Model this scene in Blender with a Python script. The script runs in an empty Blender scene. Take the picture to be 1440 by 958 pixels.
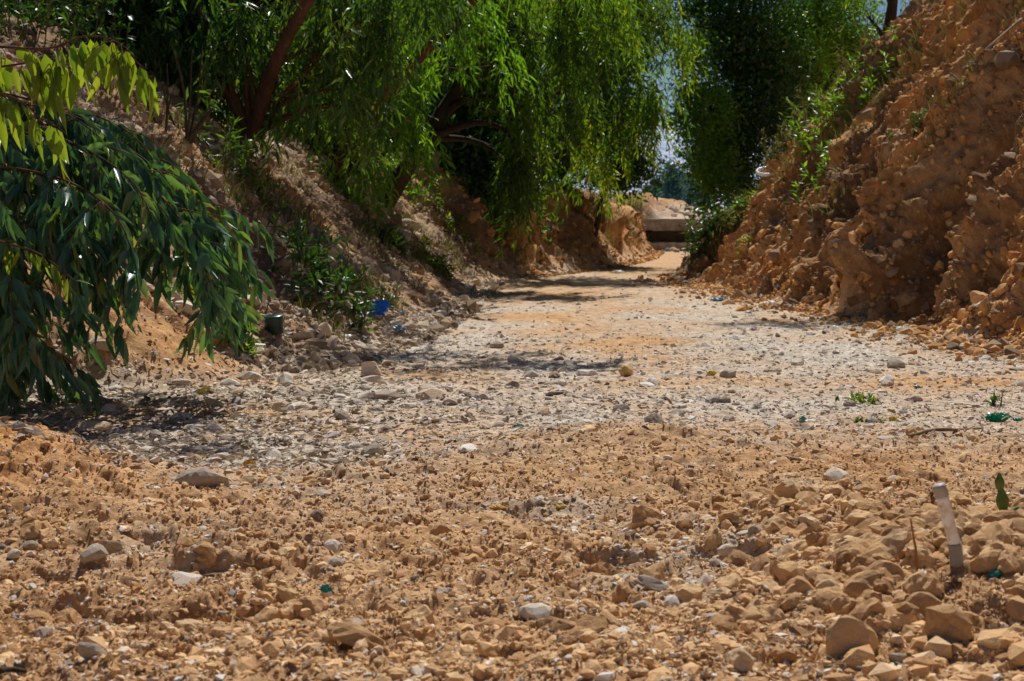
import bpy, math
import numpy as np
from mathutils import Vector

rng = np.random.default_rng(7)
COL = bpy.context.scene.collection
F = 2200.0                      # focal length in photo pixels
HZ = 300.0                      # horizon row of the photo
CAMZ = 1.0
SUN = np.array([0.09, 0.58, 0.81]); SUN = SUN / np.linalg.norm(SUN)

# ------------------------------------------------------------------ noise
def hsh(ix, iy, s):
    h = (ix.astype(np.int64) * 374761393 + iy.astype(np.int64) * 668265263 + s * 1442695041) & 0xffffffff
    h = ((h ^ (h >> 13)) * 1274126177) & 0xffffffff
    h = ((h ^ (h >> 15)) * 2246822519) & 0xffffffff
    return (h ^ (h >> 16)) / 4294967296.0

def perlin(x, y, s=0):
    x0 = np.floor(x); y0 = np.floor(y); fx = x - x0; fy = y - y0
    ix = x0.astype(np.int64); iy = y0.astype(np.int64)
    def g(dx, dy):
        a = hsh(ix + dx, iy + dy, s) * 6.2831853
        return np.cos(a) * (fx - dx) + np.sin(a) * (fy - dy)
    u = fx * fx * fx * (fx * (fx * 6 - 15) + 10); v = fy * fy * fy * (fy * (fy * 6 - 15) + 10)
    a = g(0, 0); b = g(1, 0); c = g(0, 1); d = g(1, 1)
    return 1.4 * ((a + (b - a) * u) * (1 - v) + (c + (d - c) * u) * v)

def fbm(x, y, o=4, s=0, gain=0.5):
    r = 0; a = 1.0; t = 0
    for k in range(o):
        r = r + a * perlin(x, y, s + 17 * k); t += a
        a *= gain; x = x * 2.03 + 3.1; y = y * 2.03 - 1.7
    return r / t

def worley(x, y, s=0):
    ix = np.floor(x).astype(np.int64); iy = np.floor(y).astype(np.int64)
    f1 = np.full(x.shape, 9.0); f2 = np.full(x.shape, 9.0); idv = np.zeros(x.shape)
    for dx in (-1, 0, 1):
        for dy in (-1, 0, 1):
            cx = ix + dx; cy = iy + dy
            px = cx + hsh(cx, cy, s); py = cy + hsh(cx, cy, s + 1)
            d = np.sqrt((px - x) ** 2 + (py - y) ** 2)
            n = d < f1
            f2 = np.where(n, f1, np.minimum(f2, d))
            idv = np.where(n, hsh(cx, cy, s + 2), idv)
            f1 = np.minimum(f1, d)
    return f1, f2, idv

def facet(x, y, s=0, tilt=1.3):
    """broken angular blocks: every cell is a tilted flat piece; returns height about 0 and the edge gap"""
    ix = np.floor(x).astype(np.int64); iy = np.floor(y).astype(np.int64)
    f1 = np.full(x.shape, 9.0); f2 = np.full(x.shape, 9.0); hv = np.zeros(x.shape)
    for dx in (-1, 0, 1):
        for dy in (-1, 0, 1):
            cx = ix + dx; cy = iy + dy
            ox = cx + hsh(cx, cy, s) - x; oy = cy + hsh(cx, cy, s + 1) - y
            d = ox * ox + oy * oy
            n = d < f1
            h = hsh(cx, cy, s + 2); an = h * 43.0
            f2 = np.where(n, f1, np.minimum(f2, d))
            hv = np.where(n, (hsh(cx, cy, s + 3) - .5) + tilt * (ox * np.cos(an) + oy * np.sin(an)), hv)
            f1 = np.minimum(f1, d)
    return hv, np.sqrt(f2) - np.sqrt(f1)

def sstep(a, b, x):
    t = np.clip((x - a) / (b - a), 0, 1)
    return t * t * (3 - 2 * t)

# ------------------------------------------------------------------ terrain
def ip(pts, y):
    p = np.array(pts, float)
    return np.interp(y, p[:, 0], p[:, 1])

XLP = [(-8, -4.6), (2, -4.4), (4, -3.9), (6, -3.3), (7.5, -2.85), (8.6, -2.25), (9.3, -1.65), (10.5, -1.2), (12.9, -.8), (16, -.6), (22, -.4), (25, .45), (28.2, 1.7), (34, 2.9), (42, 3.9), (60, 7)]
XRP = [(-8, 4.6), (8, 4.3), (12.2, 3.5), (14.7, 3.25), (16.9, 2.9), (20, 2.68), (22.4, 2.45), (24, 2.6), (30, 3.6), (36, 4.8), (42, 5.8), (60, 10)]
HLP = [(-8, 1.2), (5, 1.2), (7.5, 1.5), (10, 2.3), (14, 2.7), (18, 2.2), (23, 1.7), (28, 1.25), (35, 1.0), (41, .9), (44, .22), (60, .1)]
RPR = [(-1, 0), (0, 0), (.35, .08), (.6, .3), (1.05, 1.0), (2.0, 2.35), (2.75, 3.3), (3.5, 4.0), (4.1, 4.25), (5, 4.3), (40, 5.4)]
RSC = [(-8, 1.1), (11, 1.1), (15, 1.1), (18, 1.05), (22, 1.0), (30, 1.1)]
RHT = [(-8, .6), (8, .85), (12, 1), (21, 1), (24, .92), (27, .6), (31, .38), (44, .22), (60, .2)]

def yb(X): return 6.75 - 1.15 * sstep(.3, -.9, X)

def macro(X, Y, full=False):
    wob = 0.16 * fbm(Y * 0.55, X * 0.2, 3, 5) + 0.05 * fbm(Y * 2.2, X * .6, 2, 9)
    dL = ip(XLP, Y) - X + wob * 1.3 * sstep(7, 12, Y)
    dR = X - ip(XRP, Y) + 0.22 * fbm(Y * 0.8, X * 0.25, 3, 21) + .06 * fbm(Y * 3, X, 2, 33)
    hL = ip(HLP, Y)
    w = hL / np.interp(Y, [10, 22, 26], [.72, .8, 1.15])
    t = np.clip(dL / w, 0, 1)
    zL = hL * (0.5 * t + 0.5 * sstep(0, 1, t)) + 0.07 * np.clip(dL - w, 0, 30)
    sR = dR * ip(RSC, Y)
    zR = ip(RPR, sR) * ip(RHT, Y)
    fl = 0.86 * sstep(42.2, 43.0, Y) + 0.3 * sstep(43, 60, Y)
    # floor relief
    near = 1 - sstep(-.7, .8, Y - yb(X) + 0.9 * fbm(X * .9, Y * .6, 4, 3, .6))
    z = fl + 0.075 * near + 0.03 * fbm(X * .5, Y * .5, 3, 40) * (1 + near) + .10 * sstep(3.0, 5.2, X) * sstep(14, 6, Y) + .03 * perlin(Y * 1.6 + .35 * X, X * .35, 43) * near + .022 * np.sin(Y * 19 + .9 * X + 2.2 * fbm(X * .8, Y * .8, 2, 47)) * near * np.clip(1.2 * fbm(X * .5 + 3, Y * .7, 2, 48) + .35, 0, 1)
    z = z + 0.30 * np.exp(-(((X + 2.0) / .62) ** 2 + ((Y - 5.3) / .42) ** 2))
    z = z + 0.13 * np.exp(-(((X - 1.2) / .5) ** 2 + ((Y - 3.85) / .55) ** 2)) + .07 * np.exp(-(((X - .8) / .35) ** 2 + ((Y - 4.6) / .3) ** 2))
    z = z + .06 * np.exp(-(((X - .5) / .5) ** 2 + ((Y - 6.5) / .35) ** 2))
    # wheel ruts in the pale middle
    rut = np.sin((X - 0.25 * (Y - 14)) * 9.0) * sstep(12, 14, Y) * sstep(24, 20, Y) * .018 * (fbm(X, Y * .3, 2, 77) + .5)
    z = z + rut
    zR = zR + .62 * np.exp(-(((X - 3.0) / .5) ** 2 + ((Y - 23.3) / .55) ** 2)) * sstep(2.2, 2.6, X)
    bank = np.maximum(zL, zR)
    z = np.maximum(z, 0) + bank - 0.0
    if full:
        return z, dL, dR, zL, zR, near
    return z

def terrain(X, Y):
    z, dL, dR, zL, zR, near = macro(X, Y, True)
    e = .03
    zx = (macro(X + e, Y) - z) / e; zy = (macro(X, Y + e) - z) / e
    nl = np.sqrt(zx ** 2 + zy ** 2 + 1)
    N = np.stack([-zx / nl, -zy / nl, 1 / nl], -1)
    bl = sstep(0.05, .5, dL); br = sstep(0.0, .3, dR)
    flat = (1 - bl) * (1 - br)
    det = np.zeros_like(X)
    # loose clods in front
    dirt = near * flat
    heap = np.exp(-(((X - 1.2) / .7) ** 2 + ((Y - 3.9) / .8) ** 2)) + np.exp(-(((X + 1.9) / .5) ** 2 + ((Y - 5.3) / .45) ** 2))
    patch = np.clip(.75 + .9 * fbm(X * .9, Y * .9, 3, 50) + .5 * heap, .2, 1.6)
    wx = X + .025 * perlin(X * 14, Y * 14, 60); wy = Y + .025 * perlin(X * 14, Y * 14, 61)
    amt = dirt * patch + .22 * flat * (1 - near) * sstep(26, 8, Y)
    mk = amt > .01
    xm, ym, am_ = wx[mk], wy[mk], amt[mk]
    for (sc, am, sd) in ((.23, .040, 100), (.115, .022, 110), (.06, .010, 120)):
        hv, ed = facet(xm / sc, ym / sc * 1.25, sd)
        sel = np.clip(.55 + 1.5 * fbm(xm * 2.2 / sc * .12, ym * 2.2 / sc * .12, 2, sd + 9), 0, 1)
        det[mk] += am * (hv * np.clip(ed * 5, .25, 1) - .35 * np.clip(.2 - ed, 0, .2) * 5) * am_ * sel
    det[mk] += .015 * (.4 - np.abs(fbm(xm * 7, ym * 8, 4, 146, .55)) * 2.2) * am_
    det = det + .012 * fbm(X * 22, Y * 22, 3, 140) * dirt + .008 * fbm(X * 9, Y * 9, 3, 141) * flat
    # banks: gullies running down slope, lumps, ledges
    s = np.where(zR > zL, zR, zL)
    far = sstep(22, 26, Y)
    mk = (br + bl) > .01
    y_, s_, x_, br_, bl_, far_ = Y[mk], s[mk], X[mk], br[mk], bl[mk], far[mk]
    yw = y_ + .18 * fbm(s_ * 1.3, y_ * 1.3, 3, 205)
    rub = np.clip(.25 + 1.8 * fbm(y_ * .9 + .4 * s_, s_ * .6, 3, 340), 0, 1)
    g = np.abs(fbm(yw * 1.5, s_ * .35, 3, 200)); g2 = np.abs(fbm(yw * 4.2, s_ * .8, 3, 202))
    b = br_ * (1 - .5 * far_) * (.85 * (np.minimum(g, .3) - .15) + .40 * (np.minimum(g2, .25) - .1) + .17 * fbm(y_ * .9, s_ * 1.6, 5, 210, .6))
    b += br_ * (.42 * np.exp(-((yw - 15.1 - .3 * s_) / .38) ** 2) - .55 * np.exp(-((yw - 14.35 - .3 * s_) / .25) ** 2)) * sstep(2.9, 1.4, s_)
    led = fbm(y_ * .6, s_ * 3.2, 3, 222); b += br_ * .05 * np.clip(led * 3, -1, 1)
    yj = y_ + .05 * perlin(y_ * 6, s_ * 6, 7); sj = s_ + .05 * perlin(y_ * 6, s_ * 6, 6)
    for (sc, ar, al, sd) in ((1.9, .11, .05, 220), (4.3, .08, .05, 224), (9, .042, .034, 228)):
        hv, ed = facet(yj * sc, sj * sc * 1.1 + (x_ * sc * .5 if sc > 9 else 0), sd)
        b += (ar * br_ * (.14 + 1.15 * rub) + al * bl_) * hv * np.clip(ed * 6, .3, 1)
    b += bl_ * (.13 * fbm(y_ * 1.3, x_ * 1.3, 4, 250) + .24 * far_ * (np.abs(fbm(yw * 1.8, s_ * .5, 3, 260)) * 4 - .8) + .16 * far_ * fbm(y_ * 2.5, s_ * 3 + x_, 3, 262))
    b += (br_ * (.03 + .04 * rub) + bl_ * .025) * fbm(y_ * 9, s_ * 9, 5, 270, .65)
    det[mk] += b
    mound = np.exp(-(((X + 2.0) / .7) ** 2 + ((Y - 9.3) / .8) ** 2))
    det = det * (1 - .75 * mound * bl)
    P = np.stack([X, Y, z], -1) + N * det[..., None]
    return P, N, dict(dL=dL, dR=dR, near=near, bl=bl, br=br, mound=mound, s=s, flat=flat, far=far)

def ray_ground(px, py):
    Yv = 2.6 * np.exp(np.arange(1100) * .0029)
    Xv = (px - 720) / F * Yv; zv = CAMZ - (py - HZ) / F * Yv
    zz = macro(Xv, Yv)
    hit = zv <= zz
    if hit.any(): i = int(np.argmax(hit))
    else:                       # ray passes just over a crest: take the crest it clears most narrowly
        gap = np.where((Yv > 11) & (Yv < 40), (zv - zz) / Yv, 9); i = int(np.argmin(gap))
    P, N, _ = terrain(Xv[i:i + 1], Yv[i:i + 1])
    return P[0], N[0], float(Yv[i])

def at(px, py, Y):
    return np.array([(px - 720) / F * Y, Y, CAMZ - (py - HZ) / F * Y])

# ------------------------------------------------------------------ scene helpers
def raw_mesh(name, V, faces, mat=None, smooth=True, attrs=None):
    """faces: (N,3) or (N,4) array, or list of such"""
    me = bpy.data.meshes.new(name)
    V = np.ascontiguousarray(V, np.float32)
    fl = faces if isinstance(faces, list) else [faces]
    fl = [np.asarray(f, np.int32) for f in fl if len(f)]
    loops = np.concatenate([f.ravel() for f in fl]); tot = np.concatenate([np.full(len(f), f.shape[1], np.int32) for f in fl])
    start = np.concatenate([[0], np.cumsum(tot)[:-1]]).astype(np.int32)
    me.vertices.add(len(V)); me.vertices.foreach_set('co', V.ravel())
    me.loops.add(len(loops)); me.loops.foreach_set('vertex_index', loops.astype(np.int32))
    me.polygons.add(len(tot)); me.polygons.foreach_set('loop_start', start)
    try: me.polygons.foreach_set('loop_total', tot)
    except Exception: pass
    me.polygons.foreach_set('use_smooth', np.full(len(tot), bool(smooth)))
    for k, a in (attrs or {}).items():
        at_ = me.attributes.new(k, 'FLOAT', 'POINT'); at_.data.foreach_set('value', np.ascontiguousarray(a, np.float32))
    me.update(calc_edges=True)
    me.validate()
    if mat: me.materials.append(mat)
    return me

def link(name, me, parent=None, loc=None):
    o = bpy.data.objects.new(name, me); COL.objects.link(o)
    if loc is not None: o.location = loc
    if parent is not None: o.parent = parent
    return o

def tag(o, label=None, cat=None, group=None, kind=None):
    if label: o['label'] = label
    if cat: o['category'] = cat
    if group: o['group'] = group
    if kind: o['kind'] = kind
    return o

def empty(name, loc, label, cat, group=None):
    o = bpy.data.objects.new(name, None); COL.objects.link(o); o.location = tuple(map(float, loc)); o.empty_display_size = .1
    return tag(o, label, cat, group)

def catmull(pts, n):
    p = np.array(pts, float)
    if len(p) == 2:
        t = np.linspace(0, 1, n)[:, None]; return p[0] + (p[1] - p[0]) * t
    q = np.vstack([2 * p[0] - p[1], p, 2 * p[-1] - p[-2]])
    out = []
    for u in np.linspace(0, len(p) - 1 - 1e-6, n):
        i = int(u); t = u - i; a, b, c, d = q[i:i + 4]
        out.append(.5 * (2 * b + (c - a) * t + (2 * a - 5 * b + 4 * c - d) * t * t + (3 * b - a - 3 * c + d) * t ** 3))
    return np.array(out)

def tube(path, r, ns=8, rough=0.0, seed=0, cap=True):
    path = np.asarray(path, float); n = len(path)
    r = np.broadcast_to(np.asarray(r, float), (n,)) if np.ndim(r) else np.full(n, r)
    T = np.gradient(path, axis=0); T /= np.linalg.norm(T, axis=1)[:, None] + 1e-9
    up = np.array([0, 0, 1.]) if abs(T[0][2]) < .9 else np.array([1., 0, 0])
    U = np.cross(T[0], up); U /= np.linalg.norm(U)
    V = []
    rg = np.random.default_rng(seed)
    lob = 1 + rough * rg.normal(size=ns)
    ang = np.arange(ns) / ns * 2 * np.pi
    for i in range(n):
        U = U - T[i] * np.dot(U, T[i]); U /= np.linalg.norm(U) + 1e-9
        W = np.cross(T[i], U)
        rr = r[i] * lob * (1 + .5 * rough * rg.normal(size=ns))
        V.append(path[i] + (np.cos(ang) * rr)[:, None] * U + (np.sin(ang) * rr)[:, None] * W)
    V = np.vstack(V)
    a = np.arange(n - 1)[:, None] * ns + np.arange(ns)[None]; b = np.arange(n - 1)[:, None] * ns + (np.arange(ns)[None] + 1) % ns
    Fq = np.stack([a, b, b + ns, a + ns], -1).reshape(-1, 4)
    tris = np.zeros((0, 3), int)
    if cap:
        V = np.vstack([V, path[:1], path[-1:]]); c0 = n * ns; c1 = c0 + 1; k = np.arange(ns); k2 = (k + 1) % ns
        tris = np.vstack([np.stack([k2, k, np.full(ns, c0)], -1), np.stack([k + (n - 1) * ns, k2 + (n - 1) * ns, np.full(ns, c1)], -1)])
    return V, Fq, tris

def join(parts):
    Vs, Qs, Ts, o = [], [], [], 0
    for V, Q, T in parts:
        Vs.append(V); Qs.append(np.asarray(Q).reshape(-1, 4) + o); Ts.append(np.asarray(T).reshape(-1, 3) + o); o += len(V)
    return np.vstack(Vs), np.vstack(Qs), np.vstack(Ts)

def tubes_obj(name, parts, mat, parent=None, smooth=True, loc=None):
    V, Q, T = join(parts)
    if parent is not None: V = V - np.array(parent.location)
    elif loc is not None: V = V - np.array(loc)
    return link(name, raw_mesh(name, V, [Q, T], mat, smooth), parent, None if parent is not None else loc)

# ------------------------------------------------------------------ materials
class MT:
    def __init__(s, name):
        s.m = bpy.data.materials.new(name); s.m.use_nodes = True; s.nt = s.m.node_tree; s.nt.nodes.clear()
        s.out = s.n('ShaderNodeOutputMaterial')
    def n(s, t, **kw):
        x = s.nt.nodes.new(t)
        for k, v in kw.items():
            if hasattr(x, k) and not isinstance(v, tuple): setattr(x, k, v)
        return x
    def l(s, a, b): s.nt.links.new(a, b)
    def noise(s, scale, detail=4, rough=.55, vec=None, dist=0):
        x = s.n('ShaderNodeTexNoise'); x.inputs['Scale'].default_value = scale; x.inputs['Detail'].default_value = detail
        x.inputs['Roughness'].default_value = rough; x.inputs['Distortion'].default_value = dist
        if vec is not None: s.l(vec, x.inputs['Vector'])
        return x.outputs['Fac']
    def ramp(s, fac, stops):
        x = s.n('ShaderNodeValToRGB'); e = x.color_ramp.elements
        while len(e) < len(stops): e.new(.5)
        for k, (p, c) in enumerate(stops): e[k].position = p; e[k].color = (*c, 1)
        s.l(fac, x.inputs['Fac']); return x.outputs['Color']
    def rng(s, v, a, b, c=0, d=1):
        x = s.n('ShaderNodeMapRange'); s.l(v, x.inputs['Value'])
        for k, q in zip(('From Min', 'From Max', 'To Min', 'To Max'), (a, b, c, d)): x.inputs[k].default_value = q
        return x.outputs['Result']
    def mix(s, f, a, b, mode='MIX'):
        x = s.n('ShaderNodeMixRGB'); x.blend_type = mode
        for i, v in zip(('Fac', 'Color1', 'Color2'), (f, a, b)):
            if isinstance(v, (int, float)): x.inputs[i].default_value = v
            elif isinstance(v, tuple): x.inputs[i].default_value = (*v, 1)
            else: s.l(v, x.inputs[i])
        return x.outputs['Color']
    def math(s, op, a, b):
        x = s.n('ShaderNodeMath'); x.operation = op
        for i, v in enumerate((a, b)):
            if isinstance(v, (int, float)): x.inputs[i].default_value = v
            else: s.l(v, x.inputs[i])
        return x.outputs[0]
    def attr(s, name):
        x = s.n('ShaderNodeAttribute'); x.attribute_name = name; return x.outputs['Fac']
    def coord(s, k='Object'): return s.n('ShaderNodeTexCoord').outputs[k]
    def bsdf(s, col, rough=.9, spec=.2, bump=None, bs=.3, bd=.01):
        b = s.n('ShaderNodeBsdfPrincipled')
        if isinstance(col, tuple): b.inputs['Base Color'].default_value = (*col, 1)
        else: s.l(col, b.inputs['Base Color'])
        if isinstance(rough, float): b.inputs['Roughness'].default_value = rough
        else: s.l(rough, b.inputs['Roughness'])
        b.inputs['Specular IOR Level'].default_value = spec
        if bump is not None:
            u = s.n('ShaderNodeBump'); u.inputs['Strength'].default_value = bs; u.inputs['Distance'].default_value = bd
            s.l(bump, u.inputs['Height']); s.l(u.outputs['Normal'], b.inputs['Normal'])
        return b
    def done(s, sh): s.l(sh if not hasattr(sh, 'outputs') else sh.outputs[0], s.out.inputs['Surface']); return s.m

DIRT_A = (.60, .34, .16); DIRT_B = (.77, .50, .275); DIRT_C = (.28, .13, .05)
GRAV_A = (.80, .72, .60); GRAV_B = (.48, .43, .365)
RED_A = (.84, .43, .16); RED_B = (.54, .24, .075)

def mat_ground():
    t = MT('earth_and_gravel'); P = t.coord()
    n1 = t.noise(1.3, 5, .6, P); n2 = t.noise(9, 5, .65, P); n3 = t.noise(60, 4, .7, P)
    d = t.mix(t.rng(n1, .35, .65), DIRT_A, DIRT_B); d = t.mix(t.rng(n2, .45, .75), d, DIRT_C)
    g = t.mix(t.rng(n2, .4, .6), GRAV_A, GRAV_B)
    vo = t.n('ShaderNodeTexVoronoi'); vo.inputs['Scale'].default_value = 22; t.l(P, vo.inputs['Vector'])
    hs = t.n('ShaderNodeSeparateColor'); t.l(vo.outputs['Color'], hs.inputs[0])
    g = t.mix(t.math('MULTIPLY', t.rng(hs.outputs[0], .5, .55), .55), g, (.60, .55, .47))
    g = t.mix(t.math('MULTIPLY', t.rng(hs.outputs[1], .7, .75), .5), g, (.22, .2, .18))
    r = t.mix(t.rng(n2, .35, .65), RED_A, RED_B)
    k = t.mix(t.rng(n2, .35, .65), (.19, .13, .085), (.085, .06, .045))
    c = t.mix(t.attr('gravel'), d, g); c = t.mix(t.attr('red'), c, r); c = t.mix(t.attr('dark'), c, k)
    c = t.mix(.55, c, t.ramp(n3, [(.25, (.45, .42, .40)), (.5, (.95, .95, .95)), (.75, (1.3, 1.27, 1.22))]), 'MULTIPLY')
    c = t.mix(t.rng(n1, .3, .7, .0, .25), c, (.30, .17, .08))
    bump = t.math('ADD', t.math('MULTIPLY', t.noise(48, 7, .75, P), 1.0), t.math('MULTIPLY', n3, .6))
    return t.done(t.bsdf(c, .95, .08, bump, .75, .014))

def mat_rock(name, stops, dust=DIRT_B, dust_amt=.5, objrand=False):
    t = MT(name); P = t.coord()
    if objrand:
        rnd = t.n('ShaderNodeObjectInfo').outputs['Random']
    else: rnd = t.attr('tint')
    c = t.ramp(rnd, stops)
    n = t.noise(14, 5, .65, P); n2 = t.noise(70, 3, .7, P)
    c = t.mix(.5, c, t.ramp(n, [(.3, (.6, .6, .6)), (.7, (1.2, 1.18, 1.15))]), 'MULTIPLY')
    ge = t.n('ShaderNodeNewGeometry'); sp = t.n('ShaderNodeSeparateXYZ'); t.l(ge.outputs['Normal'], sp.inputs[0])
    c = t.mix(t.math('MULTIPLY', t.rng(t.noise(6, 3, .6, P), .35, .65), dust_amt), c, dust)
    return t.done(t.bsdf(c, .9, .12, t.math('ADD', n, t.math('MULTIPLY', n2, .6)), .55, .010))

def mat_leaf(name, stops, trans=.45, rough=.36, spec=.5, tcol=None):
    t = MT(name)
    c = t.ramp(t.attr('tint'), stops)
    b = t.bsdf(c, rough, spec)
    tr = t.n('ShaderNodeBsdfTranslucent')
    t.l(t.mix(1.0, c, tcol or (2.3, 2.0, .5), 'MULTIPLY'), tr.inputs['Color'])
    m = t.n('ShaderNodeMixShader'); m.inputs[0].default_value = trans
    t.l(b.outputs[0], m.inputs[1]); t.l(tr.outputs[0], m.inputs[2])
    return t.done(m)

def mat_bark(name, a, b, sc=9):
    t = MT(name); P = t.coord()
    mp = t.n('ShaderNodeMapping'); mp.inputs['Scale'].default_value = (1, 1, .18); t.l(P, mp.inputs['Vector'])
    n = t.noise(sc * 4, 5, .65, mp.outputs[0]); n2 = t.noise(3, 3, .5, P)
    c = t.mix(t.rng(n, .35, .65), a, b); c = t.mix(t.rng(n2, .4, .7, 0, .6), c, tuple(x * .5 for x in a))
    return t.done(t.bsdf(c, .9, .15, n, .7, .01))

def mat_plain(name, col, rough=.5, spec=.4, var=.25, sc=20, trans=0):
    t = MT(name); P = t.coord()
    n = t.noise(sc, 4, .6, P)
    c = t.mix(t.rng(n, .3, .7), tuple(x * (1 - var) for x in col), tuple(min(1, x * (1 + var)) for x in col))
    b = t.bsdf(c, rough, spec, n, .3, .004)
    if trans:
        tr = t.n('ShaderNodeBsdfTranslucent'); t.l(c, tr.inputs['Color']); m = t.n('ShaderNodeMixShader'); m.inputs[0].default_value = trans
        t.l(b.outputs[0], m.inputs[1]); t.l(tr.outputs[0], m.inputs[2]); return t.done(m)
    return t.done(b)

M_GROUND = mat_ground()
STONE = [(0, (.14, .13, .125)), (.15, (.36, .33, .30)), (.35, (.66, .60, .53)), (.55, (.82, .77, .70)), (.7, (.58, .41, .25)), (.82, (.48, .46, .45)), (.92, (.92, .90, .86)), (1, (.28, .26, .25))]
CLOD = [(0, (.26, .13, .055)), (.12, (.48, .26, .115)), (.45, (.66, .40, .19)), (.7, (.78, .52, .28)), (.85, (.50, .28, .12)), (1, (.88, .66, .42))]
M_PEB = mat_rock('pebble_stone', STONE, dust_amt=.45); M_PEBO = mat_rock('stone', STONE, dust_amt=.5, objrand=True)
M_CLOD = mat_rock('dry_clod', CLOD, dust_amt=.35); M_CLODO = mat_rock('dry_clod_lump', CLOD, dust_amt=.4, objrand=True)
M_RUB = mat_rock('bank_stone', [(0, (.12, .085, .06)), (.5, (.22, .15, .10)), (1, (.34, .24, .16))], dust_amt=.3)
M_LRUB = mat_rock('slope_stone', [(0, (.12, .09, .06)), (.4, (.34, .26, .18)), (.8, (.60, .50, .38)), (1, (.78, .70, .60))], dust_amt=.3)
M_RCLOD = mat_rock('red_earth_clod', [(0, (.18, .09, .04)), (.3, (.50, .26, .10)), (.7, (.78, .42, .16)), (1, (.86, .58, .30))], dust=(.70, .38, .15), dust_amt=.4)
M_GREY = mat_rock('grey_boulder', [(0, (.42, .37, .31)), (1, (.46, .41, .35))], dust_amt=.3, objrand=True)
M_DARKR = mat_rock('dark_boulder', [(0, (.12, .09, .065)), (1, (.14, .105, .075))], dust=(.12, .08, .05), dust_amt=.4, objrand=True)
G_EUC = [(0, (.025, .06, .02)), (.5, (.05, .125, .028)), (.85, (.09, .18, .035)), (1, (.15, .23, .05))]
G_WIL = [(0, (.022, .06, .014)), (.35, (.05, .12, .02)), (.6, (.095, .19, .026)), (.85, (.15, .26, .035)), (1, (.28, .31, .06))]
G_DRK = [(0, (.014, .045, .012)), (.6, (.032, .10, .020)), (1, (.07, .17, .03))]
G_LIT = [(0, (.06, .16, .018)), (.5, (.11, .26, .028)), (1, (.18, .33, .04))]
G_OLV = [(0, (.09, .10, .025)), (.5, (.15, .16, .045)), (1, (.24, .22, .09))]
L_EUC = mat_leaf('gum_leaf', G_EUC, .38); L_WIL = mat_leaf('willow_leaf', G_WIL, .48); L_DRK = mat_leaf('dark_leaf', G_DRK, .35)
L_LIT = mat_leaf('fresh_leaf', G_LIT, .45); L_OLV = mat_leaf('dry_grass_leaf', G_OLV, .4, .6, .2, (1.2, 1.1, .7))
L_NEAR = mat_leaf('blue_green_gum_leaf', [(0, (.025, .075, .052)), (.5, (.055, .15, .095)), (.8, (.10, .22, .11)), (.93, (.13, .22, .06)), (1, (.30, .24, .07))], .3, .34, .65)  # shaded leaves of the gum: shade and sky sheen put into the blue-green
L_YEL = mat_leaf('young_sunlit_gum_leaf', [(0, (.10, .17, .02)), (.6, (.17, .24, .03)), (1, (.24, .28, .05))], .6, .35, .5, (1.7, 1.6, .5))  # sunlit leaves of the same gum: sunlight put into the yellow-green
L_LITTER = mat_leaf('dead_leaf', [(0, (.16, .11, .075)), (.4, (.32, .25, .18)), (.8, (.50, .43, .35)), (1, (.62, .57, .5))], .12, .7, .2, (1, .8, .5))
L_FAR = mat_leaf('haze_tinted_leaf', [(0, (.07, .15, .16)), (1, (.14, .24, .2))], .3, .8, .1, (1, 1, .9))  # aerial haze painted into the bluish leaf colour
B_RED = mat_bark('red_brown_bark', (.09, .042, .022), (.17, .085, .05)); B_DRK = mat_bark('dark_bark', (.05, .035, .025), (.10, .075, .05))
B_TWIG = mat_bark('twig_bark', (.16, .10, .06), (.28, .20, .13)); B_GREY = mat_bark('dead_grey_wood', (.30, .24, .18), (.42, .35, .27))

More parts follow.
